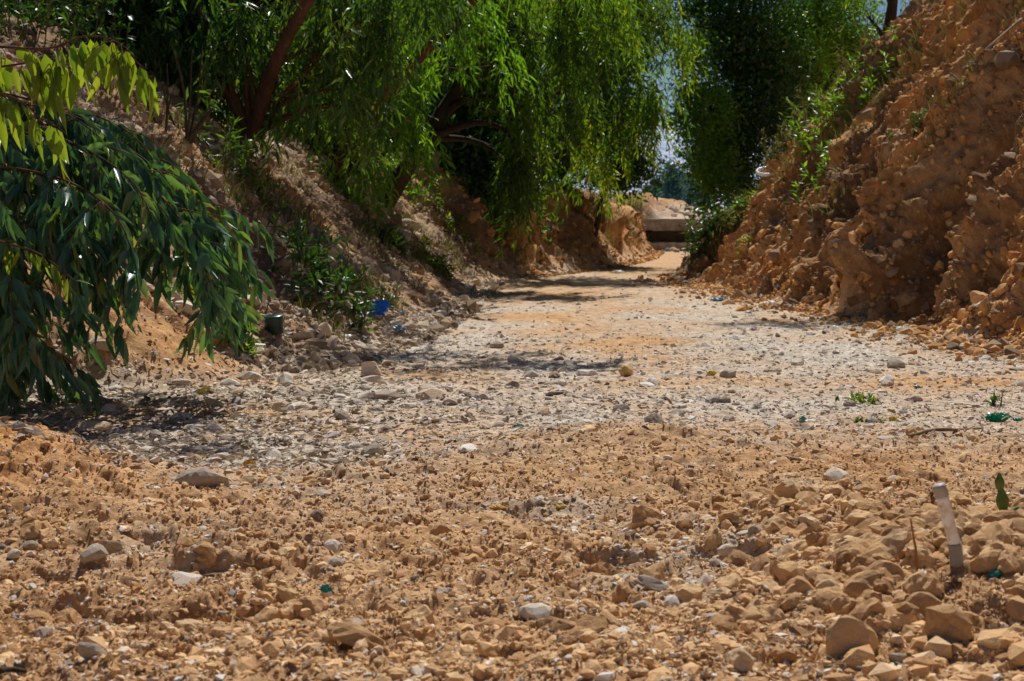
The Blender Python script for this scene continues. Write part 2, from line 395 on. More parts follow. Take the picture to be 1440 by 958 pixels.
# ------------------------------------------------------------------ ground mesh
def build_ground():
    rows = np.concatenate([np.linspace(-7, 2.3, 40), np.geomspace(2.4, 3.1, 45)[:-1], np.geomspace(3.1, 7.8, 430)[:-1], np.geomspace(7.8, 10, 90)[:-1], np.geomspace(10, 25, 520)[:-1], np.geomspace(25, 61, 210)])
    nc = 1180
    u = np.linspace(-1, 1, nc); a = np.abs(u)
    inner = np.minimum(a / .88, 1); outer = np.clip((a - .88) / .12, 0, 1)
    Yg, ug = np.meshgrid(rows, u, indexing='ij')
    hw = .40 * np.maximum(Yg, 2.6) + .45
    X = np.sign(ug) * (inner[None] * hw + (outer[None] ** 2) * np.maximum(38 - hw, 4))
    P, N, m = terrain(X, Yg)
    flat = m['flat']; near = m['near']
    vx, vy = X, Yg
    nz = fbm(vx * .7, vy * .7, 4, 300)
    soft = sstep(-1.4, 1.3, vy - yb(vx) + 1.5 * fbm(vx * 1.3, vy * .8, 4, 313, .6))
    gravel = flat * soft * np.clip(.62 + 1.6 * nz, 0, 1) * (1 - .7 * sstep(13, 22, vy) * (1 - .5 * np.clip(1 - np.abs(vx - 1.2) / 1.2, 0, 1)))
    gravel = np.maximum(gravel, flat * near * .45 * sstep(.1, .5, fbm(vx * 1.3 + 4, vy * 1.3, 3, 310)))
    gravel = np.maximum(gravel, .55 * sstep(42, 43, vy))
    red = m['br'] * np.clip(.55 + 1.2 * fbm(vy * .8, m['s'] * .8, 4, 320) + .45 * sstep(2.2, 3.2, m['s']) * sstep(17, 14, vy), 0, 1)
    red = np.maximum(red, 1.15 * np.exp(-(((X + 2.0) / .75) ** 2 + ((Yg - 5.15) / .5) ** 2) * .9))
    red = np.maximum(red, .75 * m['bl'] * m['far'] * np.clip(.7 + fbm(vy, m['s'], 3, 330), 0, 1))
    red = np.maximum(red, .45 * m['bl'] * m['mound'])
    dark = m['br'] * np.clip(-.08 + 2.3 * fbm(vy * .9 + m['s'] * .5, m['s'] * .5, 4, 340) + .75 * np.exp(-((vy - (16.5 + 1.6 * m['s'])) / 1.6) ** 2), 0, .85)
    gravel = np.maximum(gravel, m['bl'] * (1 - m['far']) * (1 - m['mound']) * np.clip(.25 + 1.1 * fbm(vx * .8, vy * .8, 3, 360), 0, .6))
    dark = np.maximum(dark, np.exp(-(((X - 2.95) / .55) ** 2 + ((Yg - 23.1) / .6) ** 2)) * 1.1)  # shade on the end of the right bank painted into the dark mask
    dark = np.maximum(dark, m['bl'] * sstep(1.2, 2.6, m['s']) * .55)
    dark = np.maximum(dark, m['bl'] * np.clip(.42 + 1.4 * fbm(vx * .9, vy * .7, 3, 350), 0, .85) * (1 - m['mound']))  # left slope's shade painted in here, together with dark debris
    nr = len(rows)
    idx = np.arange(nr * nc).reshape(nr, nc)
    Q = np.stack([idx[:-1, :-1], idx[:-1, 1:], idx[1:, 1:], idx[1:, :-1]], -1)
    cl = m['dL'][:-1, :-1] > .12; cr = m['dR'][:-1, :-1] > .12
    V = P.reshape(-1, 3)
    for name, sel in (('riverbed', ~cl & ~cr), ('bank_left', cl), ('bank_right', cr & ~cl)):
        q = Q[sel]
        used, inv = np.unique(q, return_inverse=True)
        q2 = inv.reshape(-1, 4)
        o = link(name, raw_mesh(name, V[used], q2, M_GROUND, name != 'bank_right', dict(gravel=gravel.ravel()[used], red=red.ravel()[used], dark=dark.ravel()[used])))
        tag(o, kind='structure')
build_ground()

# far plain and hill
def build_far():
    xs = np.concatenate([np.linspace(-900, -60, 30), np.linspace(-55, 120, 140), np.linspace(125, 900, 30)])
    ys = np.concatenate([np.linspace(57, 150, 40), np.linspace(156, 460, 90), np.linspace(480, 1500, 12)])
    Yg, Xg = np.meshgrid(ys, xs, indexing='ij')
    z = 1.05 + .003 * (Yg - 57) + .25 * fbm(Xg * .1, Yg * .05, 3, 401) * sstep(57, 75, Yg)
    h = sstep(170, 430, Yg) * (24 + 9 * fbm(Xg * .012, Yg * .006, 4, 400)) + .8 * fbm(Xg * .1, Yg * .07, 4, 402) * sstep(170, 260, Yg)
    z = z + np.maximum(h, 0)
    nr, nc = z.shape; idx = np.arange(nr * nc).reshape(nr, nc)
    Q = np.stack([idx[:-1, :-1], idx[:-1, 1:], idx[1:, 1:], idx[1:, :-1]], -1).reshape(-1, 4)
    t = MT('haze_tinted_hill'); P = t.coord()
    sp = t.n('ShaderNodeSeparateXYZ'); t.l(P, sp.inputs[0])
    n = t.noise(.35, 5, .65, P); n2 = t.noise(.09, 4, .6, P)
    far = t.mix(t.rng(n, .45, .6), (.52, .55, .66), (.18, .27, .44)); nearc = t.mix(t.rng(n, .4, .6), (.55, .49, .39), (.36, .34, .22))  # blue haze of distance painted into the hill's far colour
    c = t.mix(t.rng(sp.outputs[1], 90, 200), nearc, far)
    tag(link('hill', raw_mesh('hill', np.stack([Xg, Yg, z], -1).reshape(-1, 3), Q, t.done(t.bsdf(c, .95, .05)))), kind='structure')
    n = 24; g = np.linspace(-1600, 1600, n); Yg, Xg = np.meshgrid(g, g, indexing='ij')
    V = np.stack([Xg, Yg, np.full_like(Xg, -1.2)], -1).reshape(-1, 3); idx = np.arange(n * n).reshape(n, n)
    Q = np.stack([idx[:-1, :-1], idx[:-1, 1:], idx[1:, 1:], idx[1:, :-1]], -1).reshape(-1, 4)
    t = MT('dry_plain'); n_ = t.noise(.2, 5, .6, t.coord())
    tag(link('ground', raw_mesh('ground', V, Q, t.done(t.bsdf(t.mix(n_, (.3, .22, .14), (.22, .19, .1)), .95, .05)))), kind='structure')
build_far()
# ------------------------------------------------------------------ leaves and trees
DIA = (np.array([(0, 0, 0), (.42, -.5, .10), (1, 0, -.08), (.42, .5, .10)]), np.array([(0, 1, 2), (0, 2, 3)]))
LANCE = (np.array([(0, 0, 0), (.1, 0, 0), (.28, -.46, .10), (.28, 0, 0), (.28, .46, .10), (.58, -.40, .06), (.58, 0, -.06), (.58, .40, .06), (.84, -.17, -.08), (.84, 0, -.14), (.84, .17, -.08), (1, 0, -.24)]),
         np.array([(0, 1, 1), (1, 2, 3), (1, 3, 4), (2, 5, 6), (2, 6, 3), (3, 6, 7), (3, 7, 4), (5, 8, 9), (5, 9, 6), (6, 9, 10), (6, 10, 7), (8, 11, 9), (9, 11, 10)])[1:])

def nrm(a): return a / (np.linalg.norm(a, axis=-1, keepdims=True) + 1e-9)

def leaves(name, pos, d, n, L, W, tint, mat, parent, tpl=DIA, stuff=False):
    T, Fc = tpl; N = len(pos)
    d = nrm(d); s = nrm(np.cross(d, n)); h = np.cross(s, d)
    L = np.broadcast_to(L, (N,)); W = np.broadcast_to(W, (N,))
    V = pos[:, None] + T[None, :, 0:1] * (d * L[:, None])[:, None] + T[None, :, 1:2] * (s * W[:, None])[:, None] + T[None, :, 2:3] * (h * (L * .5)[:, None])[:, None]
    if parent is not None: V = V - np.array(parent.location)
    Fa = (Fc[None] + (np.arange(N) * len(T))[:, None, None]).reshape(-1, 3)
    me = raw_mesh(name, V.reshape(-1, 3), Fa, mat, True, dict(tint=np.repeat(np.clip(tint, 0, 1), len(T))))
    return link(name, me, parent)

def anchors(clumps, n, rg, gap=.0, gs=1.1, tight=.17):
    """anchor points gathered in many small bunches inside the ellipsoids, with empty gaps between the bunches"""
    C = np.array([c[:3] for c in clumps]); R = np.array([c[3:6] for c in clumps])
    vol = np.prod(R, 1) ** .75; m = max(10, n // 15)
    k = rg.choice(len(C), m, p=vol / vol.sum()); u = nrm(rg.normal(size=(m, 3))); r = rg.random(m) ** .5
    sc_ = C[k] + u * R[k] * r[:, None]; st = np.clip(.5 + .33 * rg.normal(size=m), 0, 1)
    wgt = rg.random(m) + .3; q = rg.choice(m, n, p=wgt / wgt.sum())
    p = sc_[q] + rg.normal(size=(n, 3)) * tight * np.clip(R[k[q]].mean(1, keepdims=True) * 1.4, .6, 2.5)
    return p, nrm(u[q] + .5 * rg.normal(size=(n, 3))), st[q]

def weep(A, U, rg, l, step, droop=.9, side=.35, st=None):
    """strands hanging from the anchors -> leaf positions, directions"""
    M = len(A); ln = l * (.45 + .9 * rg.random(M)); K = int(l * 1.35 / step)
    t = (np.arange(K)[None] + rg.random((M, K))) * step
    ok = t < ln[:, None]
    hd = U * np.array([1, 1, 0]) + .5 * rg.normal(size=(M, 3)) * np.array([1, 1, 0]); hd = nrm(hd)
    sag = ln[:, None] * side * (1 - np.exp(-t / (ln[:, None] * .35)))
    swing = .05 * np.sin(t * 5 + rg.random((M, 1)) * 6)
    P = A[:, None] + hd[:, None] * (sag + swing)[..., None] - np.array([0, 0, 1.]) * (t * droop)[..., None]
    D = -np.array([0, 0, 1.]) * .9 + .45 * rg.normal(size=(M, K, 3)) + .25 * hd[:, None]
    ti = np.broadcast_to((.35 * rg.random((M, 1)) + .65 * (st[:, None] if st is not None else .5)), (M, K))
    return P[ok], D[ok], ti[ok], hd, ln

def limb_path(a, b, rg, n=9, sag=.12):
    a = np.array(a, float); b = np.array(b, float); L = np.linalg.norm(b - a)
    m = (a + b) / 2 + np.array([0, 0, 1]) * L * sag + rg.normal(size=3) * L * .06
    return catmull([a, m, b], n)

def tree(name, label, base, trunk, r0, clumps, mat, bark, style='weep', n=900, l=.9, L=.11, W=.018, step=.045, seed=1, gap=.0, group=None, cat='tree', limbs=True, pts_per=14, gs=1.1, sink=.25, bright=0):
    rg = np.random.default_rng(seed)
    base = np.array(base, float)
    root = empty(name, base, label, cat, group)
    tp = catmull([base - np.array([0, 0, sink])] + [np.array(p, float) for p in trunk], 16)
    rr = r0 * np.linspace(1.0, .35, 16); rr[0] *= 1.35; rr[1] *= 1.12
    tubes_obj('trunk', [tube(tp, rr, 10, .09, seed)], bark, root)
    if limbs:
        for j, c in enumerate(clumps):
            cc = np.array(c[:3]); d = np.linalg.norm(tp[3:] - (cc - np.array([0, 0, .4 * np.linalg.norm(cc - tp[-1])])), axis=1); i = 3 + int(np.argmin(d))
            pp = limb_path(tp[i], cc, rg)
            parts = [tube(pp, np.linspace(max(rr[i] * .6, .012), .008, len(pp)), 6, .08, seed + j)]
            for q in range(7):
                e = cc + nrm(rg.normal(size=3)) * np.array(c[3:6]) * (.6 + .35 * rg.random())
                s = pp[rg.integers(4, len(pp))]
                parts.append(tube(limb_path(s, e, rg, 6, .1), np.linspace(.010, .003, 6), 4, 0, j))
            tubes_obj('limb', parts, bark, root)
    A, U, k = anchors(clumps, n, rg, gap, gs)
    if style == 'weep':
        P, D, ti, hd, ln = weep(A, U, rg, l, step, st=k)
    else:
        m = pts_per; M = len(A)
        P = (A[:, None] + rg.normal(size=(M, m, 3)) * l * .5 * np.array([1, 1, .7])).reshape(-1, 3)
        D = (U[:, None] * .6 + rg.normal(size=(M, m, 3)) * .7 + np.array([0, 0, -.35])).reshape(-1, 3)
        ti = np.repeat(.3 * rg.random(M) + .7 * k, m)
    N = nrm(np.array([0, 0, .55]) + rg.normal(size=P.shape) * .75)
    tint = np.clip(-.22 + 1.1 * ti + .3 * rg.random(len(P)) + bright, 0, 1)
    leaves('crown', P, D, N, L * (.6 + .7 * rg.random(len(P))), W * (.7 + .6 * rg.random(len(P))), tint, mat, root)
    return root

def clump(px, py, Y, rx, ry, rY):
    c = at(px, py, Y); return (c[0], c[1], c[2], rx / F * Y, rY, ry / F * Y)

def on_bank(x, y):
    P, N, _ = terrain(np.array([float(x)]), np.array([float(y)])); return P[0]

def willow(name, label, bx, by, tr, r0, cl, **k):
    return tree(name, label, on_bank(bx, by), tr, r0, [clump(*c) for c in cl], **k)

# --- left bank
willow('leaning_tree', 'tall leafy tree with thick red-brown trunk leaning right, rooted on the left bank', -2.85, 15.0,
       [at(352, 190, 15), at(385, 95, 14.7), at(428, 10, 14.3), (-1.3, 14.0, 3.7), (-.4, 13.6, 4.5)],   .085,
       [(330, 60, 15.5, 100, 55, .6), (460, 70, 14.6, 90, 60, .6), (520, 30, 14.8, 80, 60, .6), (470, 125, 14.8, 75, 40, .5), (545, 165, 15.2, 45, 35, .4), (400, 30, 16, 120, 60, .5), (600, -40, 14.5, 90, 60, .5), (300, 105, 15.2, 60, 42, .4), (395, 140, 15.5, 50, 32, .4), (250, 40, 15.5, 75, 50, .5), (350, 20, 15, 70, 40, .4),
        (690, -260, 13.8, 130, 70, .7), (640, -250, 13.7, 90, 60, .5), (860, -260, 13.4, 110, 60, .5), (330, -150, 14, 200, 80, .8), (300, -190, 16.5, 140, 50, .8), (500, -210, 17, 140, 50, .8), (130, -200, 15.5, 130, 50, .8)],  # last three clumps: unseen foliage above the frame, added to shade the left slope
       mat=L_EUC, bark=B_RED, gap=.12, n=1950, l=.46, L=.16, W=.03, step=.045, seed=11, bright=.12)
willow('leaning_tree', 'tree with long diagonal brown limb running up to the right above the left bank crest', -2.2, 18.5,
       [at(500, 190, 18.5), at(548, 128, 18.3), at(610, 60, 18), at(672, -5, 17.8), (.3, 17.5, 4.2)], .10,
       [(540, 60, 19, 60, 60, .5), (500, 120, 18.8, 70, 60, .5), (560, 170, 18.6, 50, 45, .4), (650, 40, 18.5, 60, 50, .5), (480, 210, 18.2, 45, 25, .3), (620, -60, 18, 90, 50, .6)],
       mat=L_LIT, bark=B_RED, gap=.12, gs=.7, n=650, l=.6, L=.15, W=.026, step=.045, seed=12)
willow('weeping_tree', 'weeping tree whose curtain of narrow green leaves hangs lowest over the left bank', -1.9, 21.5,
       [at(640, 130, 21.5), at(690, 20, 21.3), at(730, -60, 21)], .13,
       [(700, 30, 21, 60, 60, .6), (760, 60, 20.6, 60, 70, .6), (735, 150, 20.6, 50, 60, .5), (755, 225, 20.6, 42, 45, .4), (742, 265, 20.7, 30, 35, .3), (800, -10, 20.6, 70, 50, .6), (680, -60, 21, 120, 60, .8)],
       mat=L_WIL, bark=B_DRK, gap=.15, n=820, l=.8, L=.16, W=.026, step=.045, seed=13, gs=.55)
willow('weeping_tree', 'paler weeping tree left of the sky gap, with thin bare twigs among its hanging leaves', -.2, 26.0,
       [at(770, 120, 26), at(815, 20, 25.5), at(840, -60, 25)], .12,
       [(840, 30, 25, 65, 50, .7), (890, 50, 24.5, 45, 45, .6), (850, 130, 24.8, 45, 45, .6), (875, 165, 24.6, 28, 30, .4), (815, 210, 25, 40, 45, .5), (910, -10, 24.5, 50, 40, .6), (935, 40, 24.4, 22, 50, .4), (925, 130, 24.5, 18, 30, .3), (820, -40, 25, 120, 40, .8)],
       mat=L_WIL, bark=B_RED, gap=.15, n=760, l=.8, L=.17, W=.028, step=.05, seed=14, gs=.6, bright=.08)
willow('broadleaf_tree', 'small dark green broad-leaved tree on a thin dark trunk beside the concrete beam', 1.72, 30.5,
       [at(848, 270, 30.4), at(854, 225, 30.2), at(862, 180, 30.2)], .06,
       [(850, 200, 30, 30, 35, .45), (880, 225, 30, 34, 28, .45), (862, 250, 30, 32, 16, .35), (905, 240, 29.8, 22, 14, .3), (870, 165, 30.2, 30, 30, .4)],
       mat=L_DRK, bark=B_DRK, style='broad', n=420, l=.32, L=.11, W=.055, seed=15, pts_per=12)
bgl = [('dark-leaved tree standing farthest back behind the leaning limb on the left bank', -1.9, 27, (590, 150, 27.5, 75, 110, 1.0), (620, 50, 28, 80, 70, 1.), 3),
       ('dark tree filling the shade between the leaning limb and the weeping curtain', -1.2, 28, (660, 190, 28.5, 70, 80, 1.), (690, 80, 28.5, 70, 80, 1.), 4),
       ('dark tree behind the paler weeping tree, its crown reaching the sky gap', .3, 31, (770, 190, 31, 70, 80, 1.), (830, 110, 31, 75, 110, 1.2), 5),
       ('dense tree in deep shade behind the red-brown leaning trunk', -5.2, 21, (420, 110, 21, 120, 90, .9), (300, 40, 21, 120, 80, .9), 6),
       ('dark thicket tree at the top left corner above the sunlit spray', -6.3, 17.5, (60, 42, 15.6, 160, 60, .7), (200, 60, 16.2, 90, 60, .7), 7),
       ('dark tree behind the bare shrub stems at the upper left', -4.6, 18.5, (230, 50, 18.4, 90, 75, .7), (150, 10, 18.4, 120, 60, .7), 8),
       ('shaded tree in the gap between the trunk of the leaning tree and the diagonal limb', -3.4, 21.5, (480, 120, 21.5, 90, 90, .8), (540, 40, 21.5, 90, 70, .8), 9),
       ('tree in deep shade low behind the weeping curtain', -.6, 25.5, (690, 230, 25.5, 55, 55, .7), (640, 200, 25.8, 50, 70, .7), 10)]
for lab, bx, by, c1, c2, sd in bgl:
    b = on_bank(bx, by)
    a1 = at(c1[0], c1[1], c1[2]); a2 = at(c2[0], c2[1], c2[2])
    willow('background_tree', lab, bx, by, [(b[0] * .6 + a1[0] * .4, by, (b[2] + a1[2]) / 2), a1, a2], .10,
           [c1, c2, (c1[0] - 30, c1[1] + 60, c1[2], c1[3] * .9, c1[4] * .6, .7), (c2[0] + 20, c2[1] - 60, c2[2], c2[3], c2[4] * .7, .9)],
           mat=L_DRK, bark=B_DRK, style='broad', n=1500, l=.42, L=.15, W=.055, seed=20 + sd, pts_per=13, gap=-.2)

# --- right side
willow('dense_tree', 'tall dense dark green tree right of the sky gap, leafy down to the channel floor', 4.5, 29.5,
       [at(1040, 200, 29.5), at(1042, 90, 29.5), at(1045, -20, 29.5), at(1045, -90, 29.5)], .16,
       [(1030, 270, 29, 55, 45, .9), (1010, 210, 28.6, 40, 55, .8), (1055, 190, 29, 60, 70, 1.), (990, 140, 28.8, 25, 50, .6), (1040, 90, 29, 65, 75, 1.), (1010, 20, 29, 60, 55, 1.), (1085, 110, 29.5, 45, 70, 1.), (1060, -50, 29, 110, 50, 1.2), (1085, 10, 29.5, 40, 50, 1.)],
       mat=L_DRK, bark=B_DRK, style='broad', n=3000, l=.34, L=.10, W=.045, seed=31, pts_per=13, gs=.7, gap=-.05)
willow('bright_tree', 'lower bright green tree in front of the dense dark one at the channel bend', 3.9, 27.6,
       [at(1000, 250, 27.6), at(996, 180, 27.6)], .06,
       [(1000, 150, 27.5, 32, 40, .4), (985, 215, 27.3, 24, 34, .35), (972, 90, 27.5, 22, 60, .4), (968, 170, 27.4, 14, 30, .25), (1010, 240, 27.3, 30, 40, .4)],
       mat=L_LIT, bark=B_DRK, style='broad', n=620, l=.26, L=.085, W=.042, seed=32, pts_per=11, gs=.5, gap=.1)
willow('bright_tree', 'light green airy tree on top of the right bank behind the grassy crest', 6.6, 31,
       [at(1150, 110, 31), at(1150, 20, 31), at(1160, -60, 31)], .10,
       [(1120, 30, 31, 50, 45, .9), (1175, 20, 31, 50, 45, .9), (1150, 85, 31, 65, 35, .9), (1205, 75, 31, 40, 22, .7), (1110, 100, 31, 40, 40, .8), (1150, -50, 31, 110, 40, 1.)],
       mat=L_LIT, bark=B_DRK, style='broad', n=1250, l=.36, L=.11, W=.05, seed=33, pts_per=12, gs=.8, gap=.05)
willow('slim_tree', 'wispy tree with a straight dark trunk on the right bank crest', 5.75, 24.5,
       [at(1254, 20, 24.5), at(1258, -60, 24.4), at(1250, -160, 24.4)], .095,
       [(1230, -40, 24.4, 45, 35, .5), (1285, -60, 24.4, 50, 45, .5), (1215, 20, 24.6, 22, 16, .3), (1290, 10, 24.6, 20, 14, .3), (1240, -150, 24.4, 100, 60, .9)],
       mat=L_WIL, bark=B_DRK, n=260, l=.5, L=.11, W=.018, step=.045, seed=34)
willow('background_tree', 'shaded dark tree behind the light green airy tree on the right', 8.2, 36,
       [at(1180, 120, 36), at(1180, 0, 36)], .12,
       [(1180, 90, 36, 80, 60, 1.), (1140, 160, 36, 70, 50, 1.), (1110, 60, 36, 60, 60, 1.), (1220, 130, 35.5, 50, 30, .8)],
       mat=L_DRK, bark=B_DRK, style='broad', n=1300, l=.42, L=.13, W=.055, seed=35, pts_per=12, gap=-.1)
# tree above the frame on the right bank that throws the shadow across the gravel
willow('slim_tree', 'tree on the right bank top whose crown shades the foot of the bank', 5.6, 18.2,
       [(5.3, 18, 4.8), (4.5, 17.6, 5.2)], .07,
       [(1170, -170, 17.4, 130, 36, .5), (1060, -165, 17.2, 90, 32, .4)],
       mat=L_WIL, bark=B_DRK, n=420, l=.36, L=.12, W=.02, step=.05, seed=36)
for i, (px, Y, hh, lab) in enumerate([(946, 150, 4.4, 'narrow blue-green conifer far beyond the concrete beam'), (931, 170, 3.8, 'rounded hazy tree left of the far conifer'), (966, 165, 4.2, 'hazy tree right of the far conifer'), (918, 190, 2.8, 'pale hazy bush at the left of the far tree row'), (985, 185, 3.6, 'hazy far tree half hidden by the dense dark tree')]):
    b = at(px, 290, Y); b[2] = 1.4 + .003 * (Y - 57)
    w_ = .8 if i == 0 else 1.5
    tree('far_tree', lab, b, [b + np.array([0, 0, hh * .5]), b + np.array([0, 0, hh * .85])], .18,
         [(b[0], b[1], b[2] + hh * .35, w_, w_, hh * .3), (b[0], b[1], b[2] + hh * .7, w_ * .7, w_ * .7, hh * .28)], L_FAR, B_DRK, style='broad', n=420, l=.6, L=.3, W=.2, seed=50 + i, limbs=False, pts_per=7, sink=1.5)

# --- big-leaved gum tree at the left edge, boughs drooping into the picture
def gum():
    rg = np.random.default_rng(77)
    base = on_bank(-3.9, 8.9)
    root = empty('gum_tree', base, 'large-leaved gum tree at the left edge, its boughs drooping down to the gravel', 'tree')
    tp = catmull([base - np.array([0, 0, .3]), (-3.75, 8.8, 2.1), (-3.3, 8.7, 2.9), (-2.8, 9.0, 3.5)], 16)
    tubes_obj('trunk', [tube(tp, np.linspace(.13, .05, 16), 10, .08, 3)], B_RED, root)
    def bough(pts, Ys, dens, Ll, Wl, mat, nm, spread, sub, extra_up=0, hang=.8):
        p3 = [at(x if x < 180 else 180 + (x - 180) * .84, y, Yv) for (x, y), Yv in zip(pts, Ys)]
        path = catmull(p3, 26)
        parts = [tube(path, np.linspace(.008, .0018, 26), 6, .05, 5)]
        P, D, TI = [], [], []
        paths = [path]
        for q in range(sub):
            i = int(rg.integers(4, 24)); s = path[i]
            dirn = nrm(np.array([rg.normal() * .7 + .25, rg.normal() * .7, -.55 - .35 * rg.random()]))
            ln = spread * (.5 + .8 * rg.random())
            e = s + dirn * ln; m = s + dirn * ln * .5 + np.array([0, 0, .10 * ln])
            sp = catmull([s, m, e], 12); paths.append(sp); parts.append(tube(sp, np.linspace(.003, .001, 12), 4, 0, q))
        for sp in paths:
            seg = np.linalg.norm(np.diff(sp, axis=0), axis=1).sum(); nl = max(3, int(seg * dens))
            for j in range(nl):
                u = (.12 + .88 * (j + rg.random()) / nl) * (len(sp) - 1); i = min(int(u), len(sp) - 2)
                P.append(sp[i] + (sp[i + 1] - sp[i]) * (u - i)); tdir = nrm(sp[i + 1] - sp[i])
                D.append(np.array([0, 0, -hang]) + .45 * tdir + rg.normal(size=3) * .38); TI.append(rg.random())
        P = np.array(P); D = np.array(D); TI = np.array(TI); n_ = len(P)
        N = nrm(rg.normal(size=(n_, 3)) * np.array([.8, .7, .4]) + np.array([0, -.9, .3]))
        b = tubes_obj('bough', parts, B_RED, root)
        lo = leaves('leaf_spray', P, D, N, Ll * (.65 + .6 * rg.random(n_)), Wl * (.7 + .5 * rg.random(n_)), TI, mat, None, LANCE)
        lo.parent = b; lo.location = (0, 0, 0)
        me = lo.data; co = np.empty(len(me.vertices) * 3, np.float32); me.vertices.foreach_get('co', co)
        co = co.reshape(-1, 3) - np.array(root.location, np.float32); me.vertices.foreach_set('co', co.ravel()); me.update()
        if nm: b['label'] = nm; 
        return b
    # sunlit spray at the top
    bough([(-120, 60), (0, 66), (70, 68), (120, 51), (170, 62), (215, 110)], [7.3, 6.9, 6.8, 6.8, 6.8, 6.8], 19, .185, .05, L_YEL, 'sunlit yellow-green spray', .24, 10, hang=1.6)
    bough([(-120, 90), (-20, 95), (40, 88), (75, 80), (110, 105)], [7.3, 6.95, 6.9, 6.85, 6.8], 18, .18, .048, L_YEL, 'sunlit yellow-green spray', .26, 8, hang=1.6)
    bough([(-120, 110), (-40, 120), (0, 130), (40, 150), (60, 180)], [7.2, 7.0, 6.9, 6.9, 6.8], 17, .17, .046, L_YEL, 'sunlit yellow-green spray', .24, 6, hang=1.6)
    # shaded blue-green boughs
    for pts, Y0 in [([(-60, 150), (60, 175), (150, 195), (230, 240), (290, 310), (340, 400), (360, 450)], 8.3), ([(-60, 190), (80, 200), (170, 230), (250, 290), (300, 360), (330, 430)], 8.0),
                    ([(-80, 170), (20, 185), (100, 200), (180, 250), (225, 310)], 7.8), ([(-60, 230), (40, 240), (110, 262), (160, 300), (185, 350), (198, 410)], 7.5), ([(-60, 250), (10, 260), (60, 285), (90, 320), (100, 360)], 7.6),
                    ([(-90, 300), (-40, 320), (0, 380), (20, 440), (40, 490)], 7.9), ([(-100, 240), (-30, 260), (10, 320), (15, 400), (20, 470)], 7.4), ([(-60, 200), (50, 215), (130, 240), (210, 270), (265, 330), (290, 390)], 8.6),
                    ([(-90, 350), (-30, 380), (0, 430), (30, 500)], 8.4), ([(-60, 140), (60, 150), (140, 165), (200, 200), (240, 260)], 8.8), ([(-60, 215), (70, 235), (140, 265), (190, 320)], 7.9), ([(-80, 280), (30, 300), (100, 330), (130, 370)], 8.1),
                    ([(-90, 400), (-40, 420), (10, 460), (40, 510)], 8.2), ([(-60, 180), (120, 190), (220, 225), (290, 270), (335, 350), (350, 410)], 8.9), ([(-60, 120), (40, 140), (110, 170), (170, 220)], 8.2), ([(-120, 300), (-50, 310), (-10, 350), (10, 430), (18, 480)], 7.7)]:
        n_ = len(pts); Y0 = Y0 - .12
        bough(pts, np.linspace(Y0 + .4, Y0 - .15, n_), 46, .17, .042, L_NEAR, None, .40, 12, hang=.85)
    bough([(250, 290), (310, 350), (345, 420), (352, 455)], [8.6, 8.5, 8.45, 8.4], 60, .10, .017, L_WIL, 'fresh narrow-leaved tip catching the sun', .16, 8)
    bough([(-40, 330), (20, 345), (60, 360), (105, 395)], [7.3, 7.2, 7.15, 7.1], 30, .12, .03, L_YEL, 'few sunlit leaves low at the left edge', .08, 2)
    # upper crown, higher than the picture, which shades the boughs
    cl = [(-1.9, 9.6, 3.45, .8, .7, .35), (-1.0, 9.8, 3.5, .55, .5, .25), (-2.6, 8.9, 3.2, .7, .5, .35), (-1.5, 8.9, 3.4, .6, .3, .22), (-3.2, 9.5, 3.4, .8, .8, .4), (-2.0, 10.6, 3.6, .9, .6, .3), (-.9, 8.3, 3.3, .35, .25, .15)]
    for j, c in enumerate(cl):
        tubes_obj('limb', [tube(limb_path(tp[12], np.array(c[:3]), rg), np.linspace(.04, .008, 9), 6, .05, j)], B_RED, root)
    A, U, k = anchors(cl, 300, rg, .05, .7)
    P, D, ti, _, _ = weep(A, U, rg, .32, .045)
    leaves('crown', P, D, nrm(rg.normal(size=P.shape)), .14, .035, ti, L_NEAR, root)
gum()

# --- thin bare stems on the left slope
def bare_shrub(x, y, pts, lab):
    b, _, Y = ray_ground(x, y); root = empty('bare_shrub', b, lab, 'shrub')
    rg = np.random.default_rng(int(x))
    for q in pts:
        e = at(q[0], q[1], Y + .2 * rg.normal()); tubes_obj('stem', [tube(limb_path(b - np.array([0, 0, .05]), e, rg, 10, .02), np.linspace(q[2], q[2] * .35, 10), 6, .08, 1)], B_DRK, root)
bare_shrub(252, 212, [(300, 152, .03), (240, 60, .014), (270, 70, .012), (228, 120, .012), (285, 60, .012)], 'dark many-stemmed bare shrub on the left slope')
bare_shrub(225, 195, [(205, 90, .012), (235, 90, .01), (250, 110, .01)], 'thin bare shrub left of the thick dark stems on the slope')

